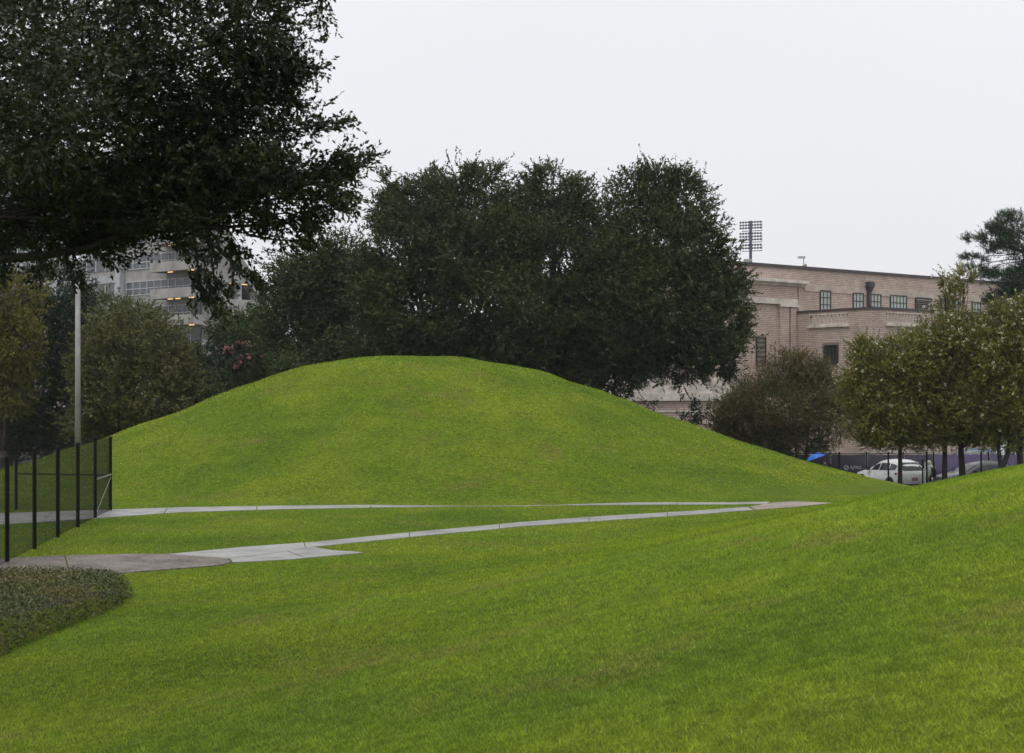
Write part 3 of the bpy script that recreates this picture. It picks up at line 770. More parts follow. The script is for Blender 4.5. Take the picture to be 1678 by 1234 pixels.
# ------------------------------------------------------------------ trees
def rand_unit(rng, n):
    v = rng.normal(size=(n, 3)); return v/np.linalg.norm(v, axis=1, keepdims=True)
def norm(v): return v/np.maximum(np.linalg.norm(v, axis=-1, keepdims=True), 1e-9)
def twig_leaves(rng, start, direc, length, nleaf, lsize, lw, droop=.0, splay=.7, flat=.35, tri=False):
    """leaves set along straight twigs: start,direc (n,3), length (n,) -> (n*nleaf,4,3) pointed quads"""
    n = len(start); t = np.linspace(.08, 1., nleaf)[None, :]+rng.uniform(-.03, .03, (n, nleaf))
    D = np.repeat(direc[:, None], nleaf, 1)
    P = start[:, None]+D*(t*length[:, None])[..., None]
    P[..., 2] -= droop*(t*length[:, None])**2
    L = norm(D*.75+splay*rng.normal(size=(n, nleaf, 3))*np.array([1, 1, .8]))
    up = norm(rng.normal(size=(n, nleaf, 3))*flat+np.array([0, 0, .6])+rng.normal(size=(n, nleaf, 3))*.35)
    Wd = norm(np.cross(L, up))
    s = lsize*rng.uniform(.65, 1.25, (n, nleaf, 1)); w = s*lw
    tip = P+L*s; mid = P+L*s*.45; Nn = np.cross(Wd, L)
    if tri: return np.stack([P+Wd*w*.5, tip, P-Wd*w*.5], 2).reshape(-1, 3, 3)
    V = np.stack([P, mid+Wd*w*.5+Nn*s*.06, tip, mid-Wd*w*.5+Nn*s*.06], 2)
    return V.reshape(-1, 4, 3)
def blob_twigs(rng, blobs, dens, up=.25):
    """twig origins spread through ellipsoids, most of them near the surface, in loose sprays"""
    S, D = [], []
    for c, r in blobs:
        c = np.array(c); r = np.array(r); area = (r[0]*r[1]*r[2])**(2/3)*12.6
        n = max(8, int(area*dens))
        ncl = max(4, n//26)
        u = rand_unit(rng, ncl); rad = rng.uniform(.35, 1.0, ncl)**.45*(1+.10*rng.normal(size=ncl))
        cl = u*rad[:, None]
        k = rng.integers(0, ncl, n)
        sg = .9/np.array(r).mean()*.55
        p = cl[k]+rng.normal(size=(n, 3))*np.minimum(.22, sg)
        S.append(c+p*r)
        d = norm(u[k]*r/np.mean(r)+.55*rng.normal(size=(n, 3))+np.array([0, 0, up])); D.append(d)
    return np.concatenate(S), np.concatenate(D)
def limb_path(rng, a, b, sag=.0, wob=.12, n=6):
    a, b = np.array(a, float), np.array(b, float); L = np.linalg.norm(b-a)
    pts = []
    for i in range(n+1):
        t = i/n; p = a+(b-a)*t; p = p+rng.normal(size=3)*wob*L*.12*math.sin(math.pi*t); p[2] += sag*L*math.sin(math.pi*t); pts.append(tuple(p))
    return pts
def make_tree(name, label, cat, base, fork_h, trunk_r, blobs, dens, leaf, mat, seed, group=None, nleaf=9, tlen=.55, lw=.45, bark=M_BARK,
              stems=None, flowers=None, keep=None, up=.25, droop=0., extra=None, splay=.7, limb=.42):
    """tree = trunk, one limb per foliage mass, crown (leaves on twigs); flowers = (material, count, size)"""
    rng = np.random.default_rng(seed)
    root = empty(name, base); tag(root, label, cat, group)
    bs = np.array(base, float)
    blobs = [(np.array(c)-bs, r) for c, r in blobs]
    stems = stems or [((0, 0), (0, 0), 1.)]
    tops = []
    for (bx, by), (tx, ty), f in stems:
        g = Geo(); p0 = (bx, by, -.3); p1 = (bx+(tx-bx)*.3, by+(ty-by)*.3, fork_h*.35); p2 = (tx, ty, fork_h)
        g.tube([p0, (bx, by, .12), p1, p2], [trunk_r*f*1.45, trunk_r*f*1.08, trunk_r*f*.9, trunk_r*f*.72], 10)
        g.build('trunk', bark, root, smooth=True); tops.append(p2)
    for i, (c, r) in enumerate(blobs):
        t = min(tops, key=lambda q: (q[0]-c[0])**2+(q[1]-c[1])**2)
        lr = trunk_r*limb*min(1., .5+float(np.mean(r))/5)
        g = Geo(); P = limb_path(rng, t, c, .06)
        g.tube(P, [lr*(1-.75*k/6)+.01 for k in range(7)], 7)
        for k in range(7):       # boughs spreading inside the mass
            u = rand_unit(rng, 1)[0]; u[2] = abs(u[2])*.8-.15; e = c+u*np.array(r)*.85; st = P[3+k % 4]
            g.tube(limb_path(rng, st, e, .04, n=4), [lr*.42, lr*.3, lr*.2, lr*.12, .008], 5)
        g.build('limb', bark, root, smooth=True)
    S, D = blob_twigs(rng, blobs, dens, up)
    if extra is not None:
        S = np.concatenate([S, extra[0]-bs]); D = np.concatenate([D, extra[1]])
    if keep is not None: k = keep(S+bs); S, D = S[k], D[k]
    ln = tlen*rng.uniform(.5, 1.35, len(S))
    V = twig_leaves(rng, S, D, ln, nleaf, leaf, lw, droop=droop, splay=splay, tri=name != 'near_live_oak')
    ti = np.clip(np.repeat(rng.random(len(S)), nleaf)*.55+rng.random(len(V))*.45, 0, 1)
    tag(polys('crown', V, mat, root, tint=ti), kind=None)
    if flowers:
        fm_, cnt, fs = flowers
        out = norm(D); sc_ = (S+D*ln[:, None])
        w_ = sc_[:, 2]-.9*sc_[:, 1]; idx = rng.choice(len(S), cnt, replace=False, p=np.exp((w_-w_.max())*.45)/np.exp((w_-w_.max())*.45).sum())
        C_ = np.repeat(sc_[idx], 12, 0); C_ = C_+rng.normal(size=C_.shape)*np.repeat(fs*rng.uniform(.4, 1.3, cnt), 12)[:, None]*.5
        a = rand_unit(rng, len(C_))*fs*.55; b = norm(np.cross(a, rand_unit(rng, len(C_))))*fs*.45
        V = np.stack([C_-a, C_+b, C_+a, C_-b], 1)
        tag(polys('flowers', V, fm_, root, tint=rng.random(len(V))), kind='stuff')
    return root
def B(px, py, Y, rx, ry, rd=None):       # a foliage mass given where it is seen: centre pixel, depth, size in pixels
    c = W(px, py, Y); k = Y/F; return ((c.x, c.y, c.z), (rx*k, rd if rd else (rx+ry)*.5*k, ry*k))

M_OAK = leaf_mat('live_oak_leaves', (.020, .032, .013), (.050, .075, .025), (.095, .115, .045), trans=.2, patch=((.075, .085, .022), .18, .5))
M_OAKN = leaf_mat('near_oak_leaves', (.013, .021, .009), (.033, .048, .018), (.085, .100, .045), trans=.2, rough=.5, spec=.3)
M_DARKL = leaf_mat('dark_evergreen_leaves', (.010, .017, .009), (.026, .042, .017), (.05, .07, .03), trans=.15)
M_OLIVE = leaf_mat('olive_brown_leaves', (.052, .060, .019), (.115, .118, .036), (.19, .17, .075), trans=.2)
M_YELLOW = leaf_mat('yellowing_leaves', (.07, .075, .016), (.15, .14, .028), (.22, .19, .05), trans=.25)
M_GREENL = leaf_mat('mid_green_leaves', (.032, .056, .018), (.07, .112, .034), (.12, .165, .055), trans=.22)
M_MYRT = leaf_mat('myrtle_leaves', (.085, .092, .02), (.185, .18, .036), (.28, .255, .09), trans=.25)
M_MYRTB = leaf_mat('brown_myrtle_leaves', (.075, .068, .026), (.155, .125, .05), (.23, .18, .09), trans=.22, patch=((.085, .10, .03), .35, .85))
M_PINE = leaf_mat('pine_needles', (.020, .040, .022), (.045, .080, .042), (.08, .12, .06), trans=.1)
M_WHITEF = leaf_mat('white_blossom', (.50, .50, .36), (.78, .78, .66), trans=.3)
M_PINKF = leaf_mat('pink_blossom', (.30, .13, .12), (.48, .23, .21), trans=.3)

# live oaks behind the mound
OG = 'live oaks behind the mound'
def oak(label, px, Y, blobs, seed, dens=23, r=.55, fork=3.6):
    b = W(px, HY, Y); return make_tree('live_oak', label, 'tree', (b.x, Y, T1(b.x, Y) if Y < 77 else STREET-.1), fork, r, [((c[0], c[1], c[2]-.42), r_) for c, r_ in blobs], dens, .21, M_OAK, seed, OG, nleaf=10, tlen=.62, lw=.48, bark=M_DBARK)
Y = 86
oak('broad dark live oak with the highest tuft, left of the three behind the mound', 730, Y,
    [B(770, 330, Y, 62, 62), B(700, 345, Y-1, 65, 50), B(655, 330, Y, 38, 35), B(785, 280, Y, 30, 24), B(660, 400, Y-2, 66, 60), B(755, 410, Y-3, 80, 62), B(830, 390, Y, 60, 62), B(690, 490, Y-3, 90, 66), B(800, 490, Y-3, 90, 64),
     B(640, 545, Y-2, 66, 55), B(740, 570, Y-2, 90, 50), B(840, 560, Y-2, 66, 48), B(715, 300, Y, 30, 24), B(620, 460, Y-1, 45, 55), B(635, 300, Y, 20, 20)], 11)
oak('dark live oak with rounded middle top directly behind the mound summit', 915, Y+3,
    [B(910, 325, Y+3, 60, 48), B(860, 360, Y+3, 50, 50), B(960, 360, Y+3, 52, 48), B(905, 300, Y+3, 42, 28), B(915, 420, Y, 84, 60), B(900, 500, Y-1, 90, 60), B(985, 480, Y, 66, 60), B(930, 560, Y, 84, 46), B(1000, 560, Y, 56, 44)], 12)
oak('right hand live oak whose boughs droop low in front of the brick building', 945, Y,
    [B(1050, 320, Y, 52, 44), B(1115, 325, Y, 44, 44), B(1060, 295, Y, 30, 26), B(1110, 295, Y, 22, 22), B(1085, 390, Y-2, 88, 58), B(1140, 420, Y-1, 52, 60), B(1030, 420, Y, 60, 55), B(1172, 466, Y-2, 46, 42), B(1090, 480, Y-3, 96, 60), B(1010, 500, Y-2, 56, 50),
     B(1190, 512, Y-2, 36, 50), B(1152, 532, Y-3, 60, 48), B(1070, 556, Y-3, 74, 42), B(1030, 584, Y-3, 26, 40), B(1128, 586, Y-3, 30, 28), B(1192, 564, Y-2, 24, 30), B(1165, 580, Y-3, 18, 22), B(985, 590, Y-2, 26, 28), B(1080, 574, Y-3, 28, 22), B(1040, 545, Y-1, 60, 50), B(1000, 610, Y-1, 34, 26)], 13, fork=7.5)
oak('small dark oak filling the gap between stadium and the tall oaks', 520, Y+4,
    [B(520, 450, Y+4, 66, 50), B(480, 520, Y+4, 50, 60), B(560, 530, Y+4, 60, 66), B(520, 590, Y+2, 90, 50), B(590, 590, Y+2, 50, 40), B(560, 410, Y+4, 36, 40), B(450, 590, Y+3, 30, 46), B(500, 490, Y+5, 60, 60), B(570, 480, Y+5, 46, 50)], 14, r=.35, dens=24)

# left background
LG = 'trees along the street on the left'
def lefttree(name, label, px, Y, blobs, mat, seed, leaf=.18, dens=25, r=.25, group=LG, **k):
    b = W(px, HY, Y); return make_tree(name, label, 'tree', (b.x, Y, STREET-.12), 2.4, r, blobs, dens, leaf, mat, seed, group, nleaf=9, tlen=.5, **k)
lefttree('yellowing_tree', 'yellowing leafy tree at the far left edge behind the fence', 5, 80, [B(10, 500, 80, 50, 50), B(25, 560, 79, 36, 46), B(-20, 580, 80, 60, 70), B(10, 640, 79, 40, 40), B(-40, 500, 80, 50, 60)], M_YELLOW, 21)
lefttree('evergreen_tree', 'dark evergreen tree just left of the grey lamp post', 80, 88, [B(85, 480, 88, 55, 42), B(60, 560, 88, 60, 60), B(110, 560, 88, 50, 60), B(60, 640, 87, 66, 60), B(110, 660, 87, 50, 60), B(20, 690, 86, 50, 44)], M_DARKL, 22, bark=M_DBARK)
lefttree('green_tree', 'mid green tree showing above the olive tree in front of the stadium', 195, 96, [B(170, 522, 96, 56, 36), B(215, 525, 96, 40, 26), B(120, 505, 96, 40, 36), B(238, 550, 96, 34, 36)], M_GREENL, 23)
lefttree('olive_tree', 'olive brown rounded tree right of the grey lamp post', 225, 79, [B(215, 560, 79, 72, 46), B(170, 600, 78, 44, 54), B(260, 600, 79, 54, 50), B(215, 640, 78, 80, 52), B(165, 680, 78, 50, 46), B(265, 660, 78, 48, 44), B(290, 610, 79, 30, 34), B(215, 695, 80, 90, 30)], M_OLIVE, 24)
lefttree('green_tree', 'green tree in front of the raked stadium end', 395, 100, [B(400, 545, 100, 42, 32), B(432, 520, 100, 18, 26), B(375, 550, 100, 36, 34), B(420, 560, 100, 40, 40), B(440, 600, 100, 34, 50)], M_GREENL, 25)
lefttree('dark_tree', 'dark tree between the olive tree and the pink blossom', 325, 92, [B(330, 600, 92, 40, 28), B(320, 630, 91, 44, 44), B(365, 610, 93, 26, 30), B(350, 640, 91, 40, 36)], M_DARKL, 26, bark=M_DBARK)
lefttree('pink_crape_myrtle', 'small crape myrtle with pink blossom beyond the mound shoulder', 395, 82.5, [B(402, 586, 82.5, 20, 12), B(376, 592, 82.5, 12, 14), B(412, 606, 82.5, 20, 12)], M_DARKL, 27, r=.1, flowers=(M_PINKF, 30, .14))
lefttree('shrub', 'green shrub low beside the left flank of the mound', 375, 84, [B(375, 630, 84, 30, 22), B(420, 622, 84, 34, 24), B(450, 615, 84, 30, 26), B(345, 655, 84, 20, 14)], M_GREENL, 28, r=.08)
lefttree('shrub', 'dark shrub behind the fence under the yellowing tree', 20, 83, [B(0, 715, 83, 60, 34), B(80, 715, 83, 50, 30), B(140, 705, 83, 40, 34)], M_DARKL, 29, r=.08)
lefttree('white_flower_shrub', 'low shrub with pale blossom in the shade left of the lamp post', 66, 81.5, [B(66, 668, 81.5, 16, 20)], M_DARKL, 30, r=.06, dens=12, flowers=(plain('pale_blossom', (.34, .29, .27), .8, .2, 5), 14, .18))
# low hedge rows far behind so that no bare horizon shows between the trunks
for k, (a, b_, yy, hh) in enumerate(((-60, 300, 101, 690), (300, 660, 99, 615), (640, 960, 99, 600))):
    bl = [B(px, hh+20*math.sin(px), yy, 50, 40 if k else 45) for px in range(a, b_, 60)]
    lefttree('hedge_row', ['tall dark hedge at the far left beyond the lamp post', 'dark hedge beyond the left shoulder of the mound', 'dark hedge behind the trunks of the big oaks'][k], (a+b_)//2, yy, bl, M_DARKL, 40+k, dens=12, r=.1, leaf=.26, group='dark hedges beyond the street')

# right side: crape myrtles, pine, small bushes
b = W(1310, HY, 92.2)
make_tree('crape_myrtle', 'brownish crape myrtle with bare multiple stems right of the mound', 'tree', (b.x, 92.2, STREET+.05), 2.2, .14,
    [B(1290, 618, 92.2, 52, 36), B(1238, 660, 92.2, 44, 34), B(1338, 640, 92.2, 48, 36), B(1280, 665, 91.4, 74, 44), B(1215, 690, 91.4, 44, 40), B(1355, 680, 92.2, 40, 44), B(1298, 594, 92.2, 28, 15), B(1260, 710, 91.4, 50, 30), B(1332, 614, 92.2, 24, 18), B(1185, 700, 92.2, 24, 30), B(1385, 670, 92.2, 20, 40)],
    32, .16, M_MYRTB, 51, nleaf=9, tlen=.55, lw=.4, stems=[((-.3, 0), (-1.2, .1), 1), ((0, .1), (-.2, .3), .9), ((.2, 0), (.5, -.1), 1), ((.4, .1), (1.3, .2), .8)], bark=M_BARK, up=.5)
b = W(1200, HY, 90)
lefttree('shrub', 'dark green shrub at the foot of the brick wall beside the brown myrtle', 1225, 92.3, [B(1215, 700, 92.3, 40, 30), B(1255, 725, 92.3, 40, 24), B(1300, 725, 91.5, 44, 22)], M_GREENL, 52, r=.08, group='bushes below the brick wall')
lefttree('shrub', 'small sparse bush against the brick plinth at the mound edge', 1135, 93, [B(1130, 680, 93, 18, 18), B(1150, 672, 93, 14, 18), B(1112, 690, 93, 14, 12)], M_DARKL, 53, r=.05, dens=10, group='bushes below the brick wall')
lefttree('shrub', 'tiny bush poking above the mound slope under the oak', 1070, 93, [B(1070, 667, 93, 14, 10)], M_DARKL, 54, r=.05, dens=10, group='bushes below the brick wall')
MG = 'white flowering crape myrtles on the right'
def myrtle(label, px, Y, blobs, stems, seed, cnt):
    b = W(px, HY, Y); return make_tree('white_crape_myrtle', label, 'tree', (b.x, Y, T1(b.x, Y) if Y < 77 else STREET-.1), 2.6, .17, blobs, 32, .155, M_MYRT, seed, MG, nleaf=9, tlen=.5, lw=.42, bark=M_DBARK,
        limb=.68, stems=stems, flowers=(M_WHITEF, int(cnt*2.3), .07), up=.4)
Y = 76
myrtle('white flowering crape myrtle on a single dark trunk in front of the white car', 1475, Y,
    [B(1475, 610, Y, 66, 50), B(1430, 640, Y, 40, 50), B(1470, 680, Y, 62, 36), B(1425, 690, Y, 28, 32), B(1436, 594, Y, 28, 24), B(1500, 600, Y, 40, 36), B(1520, 690, Y, 36, 34), B(1450, 712, Y, 44, 18), B(1500, 712, Y, 40, 18), B(1410, 655, Y, 22, 30), B(1420, 600, Y, 26, 36), B(1505, 640, Y+1, 46, 46), B(1450, 578, Y+1, 28, 18), B(1503, 572, Y+1, 32, 24), B(1475, 720, Y, 60, 15)], [((0, 0), (0, 0), .8)], 61, 90)
myrtle('tallest white flowering crape myrtle with thin upper shoots and two trunks', 1565, Y,
    [B(1560, 570, Y, 60, 50), B(1600, 600, Y, 60, 56), B(1555, 640, Y, 56, 46), B(1600, 680, Y-1, 54, 40), B(1560, 500, Y, 22, 34), B(1580, 465, Y, 12, 22), B(1552, 455, Y, 7, 18), B(1538, 556, Y, 30, 28), B(1595, 548, Y, 32, 28), B(1540, 700, Y, 36, 24), B(1600, 712, Y, 40, 18), B(1640, 560, Y+1, 40, 46), B(1560, 715, Y+1, 40, 16), B(1520, 600, Y+1, 44, 50), B(1632, 620, Y+1, 36, 56), B(1615, 535, Y+1, 26, 16), B(1625, 715, Y+1, 40, 16)], [((-.55, 0), (-.5, .1), .95), ((.45, 0), (.3, 0), 1.15)], 62, 210)
myrtle('white flowering crape myrtle with leaning stems at the right edge', 1655, Y-2,
    [B(1650, 590, Y-2, 50, 50), B(1690, 620, Y-2, 60, 70), B(1640, 650, Y-2, 50, 46), B(1670, 690, Y-2, 46, 34), B(1640, 556, Y-2, 32, 26), B(1680, 545, Y-2, 38, 32), B(1630, 700, Y-2, 24, 22), B(1665, 510, Y-2, 30, 20), B(1660, 715, Y-2, 40, 16), B(1700, 530, Y-2, 40, 40)], [((-.9, 0), (.0, .1), .9), ((-.3, 0), (-.5, .2), .8), ((.6, .1), (.5, 0), 1.1)], 63, 150)
# pine
Y = 104; b = W(1705, HY, Y)
def pine():
    rng = np.random.default_rng(71); S, D = [], []
    lay = [(1650, 372, 34, 20), (1625, 385, 24, 14), (1600, 395, 15, 7), (1640, 405, 30, 14), (1605, 422, 20, 9), (1680, 390, 40, 30), (1610, 448, 26, 10), (1640, 445, 34, 12), (1680, 440, 40, 26), (1660, 475, 40, 20), (1640, 490, 26, 14), (1700, 470, 50, 40), (1650, 505, 30, 16), (1680, 510, 40, 30), (1720, 400, 50, 50), (1590, 390, 6, 3), (1590, 440, 10, 5)]
    return [B(px, py, Y, rx, ry, rx*Y/F*.9) for px, py, rx, ry in lay]
make_tree('pine_tree', 'tall pine with layered dark needle pads at the upper right', 'tree', (b.x, Y, STREET-.1), 15.0, .32, pine(), 22, .24, M_PINE, 71, nleaf=12, tlen=.38, lw=.16, bark=M_DBARK, up=.9, splay=.9, limb=.14)

# near live oak whose boughs hang in from the upper left
rng = np.random.default_rng(5); Yn = 13.2
nb = [B(60, 110, Yn, 240, 170, 1.8), B(325, 90, Yn, 150, 130, 1.6), B(415, 60, Yn-.5, 70, 66, .8), B(380, 250, Yn, 122, 105, 1.4), B(180, 250, Yn, 210, 100, 1.6), B(470, 308, Yn-.4, 78, 50, .8), B(420, 180, Yn+.4, 70, 76, .9),
      B(375, 375, Yn-.6, 52, 50, .7), B(60, 345, Yn, 140, 45, 1.4), B(50, 398, Yn+.3, 130, 18, .9), B(190, 388, Yn, 80, 16, .8), B(235, 335, Yn-.3, 110, 36, 1.2), B(320, 310, Yn+.5, 105, 62, 1.1), B(150, 330, Yn+1., 170, 50, 1.), B(515, 298, Yn-.4, 52, 22, .5), B(475, 365, Yn-.2, 36, 24, .5),
      B(60, -180, Yn, 330, 200, 2.6), B(-260, 60, Yn, 260, 260, 2.6), B(-300, -250, Yn+1, 300, 200, 2.6), B(330, -90, Yn, 150, 90, 1.6), B(-60, 100, Yn-3., 200, 150, 1.6)]
ex_s, ex_d = [], []
def spray(x0, y0, x1, y1, Yd, n, w=7, bend=0.):
    for i in range(n):
        t = rng.random()**.8; px = x0+(x1-x0)*t; py = y0+(y1-y0)*t+bend*math.sin(math.pi*t)
        p = W(px+rng.normal()*w*(1-t*.6), py+rng.normal()*w*(1-t*.6), Yd+rng.normal()*.12); d = np.array([x1-x0, 0, -(y1-y0)], float); d /= np.linalg.norm(d)
        d = d+rng.normal(size=3)*np.array([.3, .5, .35]); ex_s.append(np.array(p)); ex_d.append(d/np.linalg.norm(d))
SPR = [(440, 85, 545, 112, 12.6, 42, 8), (460, 215, 596, 200, 12.8, 60, 9), (500, 290, 632, 262, 12.8, 60, 8), (480, 10, 560, -12, 12.4, 40, 8), (550, -14, 562, 34, 12.4, 14, 5), (470, 160, 520, 172, 12.9, 24, 7), (470, 135, 510, 128, 12.9, 20, 7),
       (520, 320, 585, 325, 12.6, 40, 9), (470, 380, 535, 395, 12.8, 36, 9), (365, 430, 366, 500, 12.4, 46, 11), (340, 420, 338, 478, 12.5, 34, 9), (400, 420, 428, 462, 12.6, 30, 9), (150, 380, 190, 425, 13, 24, 10), (90, 395, 75, 440, 13, 22, 10), (20, 390, 15, 432, 13, 22, 10),
       (300, 375, 320, 410, 12.6, 20, 9), (130, 400, 135, 452, 12.9, 22, 9), (440, 30, 500, 62, 12.8, 24, 8), (570, 300, 600, 318, 12.6, 22, 8), (560, 270, 588, 258, 12.7, 20, 8), (490, 350, 540, 360, 12.8, 26, 8)]
SPR = [(q[0]-22, q[1], q[2]-(34 if q[2] > 480 else 8), q[3])+q[4:] for q in SPR]
for q in SPR: spray(*q)
def near_keep(P):
    px = 839+P[:, 0]/P[:, 1]*F; py = HY-(P[:, 2]-EYE)/P[:, 1]*F
    out = (px < -140) | (py < -140) | (P[:, 1] < 9.5)
    return ~out | (np.random.default_rng(8).random(len(P)) < .1)
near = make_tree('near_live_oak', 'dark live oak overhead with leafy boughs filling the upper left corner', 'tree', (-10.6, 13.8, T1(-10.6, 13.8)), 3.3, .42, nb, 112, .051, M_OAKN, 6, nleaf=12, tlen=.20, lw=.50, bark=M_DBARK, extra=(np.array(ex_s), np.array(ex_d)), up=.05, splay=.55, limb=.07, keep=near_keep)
g = Geo(); P = [W(-150, 430, 13.3), W(0, 424, 13.), W(70, 420, 12.9), W(150, 404, 12.9), W(230, 372, 13)]
b0 = Vector(near.location); g.tube([p-b0 for p in [Vector((-10.4, 13.7, 3.4))]+P], [.10, .06, .045, .036, .025, .012], 8); g.build('limb', M_DBARK, near, smooth=True)
g = Geo()
for q in SPR:
    a_, c_ = W(q[0]-(45 if q[2]-q[0] > 35 else 0), q[1]-(35 if q[3]-q[1] > 30 else -4), q[4]+.05), W(q[2], q[3], q[4]); g.tube([a_-b0, (a_*.5+c_*.5)-b0+Vector((0, 0, -.02)), c_-b0], [.014, .009, .003], 5)
tag(g.build('twigs', M_DBARK, near), kind='stuff')

# ------------------------------------------------------------------ clipped ground-cover bed on the left
M_BEDT = leaf_mat('jasmine_leaves', (.035, .052, .019), (.085, .100, .033), (.21, .22, .12), trans=.2, rough=.5, spec=.15, patch=((.14, .115, .036), .9, .65))
M_SOIL = plain('dark_mulch', (.035, .026, .018), .95, .4, 9, bmp=.8)
bd = empty('groundcover_hedge', (-6.3, 20, 0)); tag(bd, 'low clipped leafy hedge bed beside the path at the left edge', 'hedge')
def bed_h(x, y):
    """height of the clipped mass, rounded towards its edge"""
    e = np.full(np.shape(x), 1e9)
    n = len(BED)
    for i in range(n):
        a = np.array(BED[i]); b = np.array(BED[(i+1) % n]); d = b-a; t = np.clip(((x-a[0])*d[0]+(y-a[1])*d[1])/(d@d), 0, 1)
        e = np.minimum(e, np.hypot(x-(a[0]+d[0]*t), y-(a[1]+d[1]*t)))
    return e
n = 170000
x = rs.uniform(-11.5, -5.8, n); y = rs.uniform(12.5, 24.8, n); k = in_poly(x, y, BED); x, y = x[k], y[k]
e = bed_h(x, y); pr = np.where(e < .35, 1., .55)*np.where(np.abs(x) < .40*y+1., 1, .1); k = rs.random(len(x)) < pr; x, y, e = x[k], y[k], e[k]
Hh = .40*np.clip(1-(1-np.clip(e/.32, 0, 1))**2, 0, 1)**.5*(1+.10*np.sin(x*2.1+y)*np.sin(y*1.6))+.02
zl = Hh*np.where(e < .30, rs.random(len(x))**.6, 1-.25*rs.random(len(x)))
S = np.stack([x, y, terrain(x, y)+zl], -1); D = norm(np.stack([rs.normal(size=len(x)), rs.normal(size=len(x)), .6+0*x], -1))
V = twig_leaves(np.random.default_rng(3), S-np.array([-6.3, 20, 0]), D, np.full(len(x), .03), 1, .044, .6, splay=.8)
polys('foliage', V, M_BEDT, bd, tint=rs.random(len(V)))
g = Geo(); m = len(BED); vs = [(a+6.3-(0 if i not in (0, 1, 2, 3) else -.10), b-20, .015) for i, (a, b) in enumerate(BED)]; g.add(vs, [tuple(range(m))]); g.build('mulch', M_SOIL, bd)

# ------------------------------------------------------------------ vehicles
M_TYRE = plain('tyre_rubber', (.015, .015, .016), .8, .2, 5)
M_RIM = plain('alloy_rim', (.35, .35, .36), .35, .1, 5, metal=.7)
M_TRIM = plain('black_trim', (.02, .02, .022), .55, .1, 5)
M_RED = plain('red_tail_lens', (.33, .018, .018), .25, .1, 8)
M_CGLASS = glass_mat('car_glass', (.03, .035, .037), .05)
M_PLATE = plain('licence_plate', (.40, .25, .27), .6, .15, 12)
def paint(name, col, rough=.25):
    m, nt, p = new_mat(name); n = noise(nt, coords(nt), 1.5, 3)
    nt.links.new(ramp(nt, n, [(.3, tuple(c*.93 for c in col)), (.7, col)]), p.inputs['Base Color'])
    p.inputs['Roughness'].default_value = rough; p.inputs['Coat Weight'].default_value = .6; p.inputs['Coat Roughness'].default_value = .06; return m
# stations along the length: x, bottom, belt, top, half widths at sill, belt, top   (front is +x)
SUV = [(2.27, .42, .62, .66, .62, .62, .40), (2.18, .32, .74, .80, .78, .76, .55), (1.95, .26, .86, .93, .88, .85, .62), (1.45, .26, .95, 1.03, .91, .89, .68), (.95, .26, 1.00, 1.10, .92, .90, .70),
       (.35, .26, 1.03, 1.44, .92, .90, .64), (.0, .26, 1.04, 1.58, .92, .90, .63), (-.5, .26, 1.06, 1.66, .92, .90, .63), (-1.1, .26, 1.08, 1.66, .92, .90, .62), (-1.6, .26, 1.10, 1.57, .92, .89, .60),
       (-1.88, .27, 1.10, 1.42, .91, .88, .57), (-2.08, .32, 1.06, 1.19, .89, .86, .66), (-2.20, .36, .98, 1.06, .86, .83, .72), (-2.27, .42, .80, .86, .80, .78, .72)]
VAN = [(2.6, .42, .80, .9, .75, .75, .6), (2.5, .32, 1.0, 1.1, .9, .88, .7), (2.1, .28, 1.15, 1.3, .97, .95, .8), (1.5, .28, 1.2, 2.05, .98, .96, .82), (1.1, .28, 1.22, 2.28, .98, .97, .84), (0, .28, 1.22, 2.33, .98, .97, .85),
       (-1.2, .28, 1.22, 2.33, .98, .97, .85), (-2.2, .28, 1.22, 2.30, .98, .97, .84), (-2.5, .3, 1.2, 2.2, .97, .95, .82), (-2.6, .4, 1.1, 1.9, .93, .92, .8)]
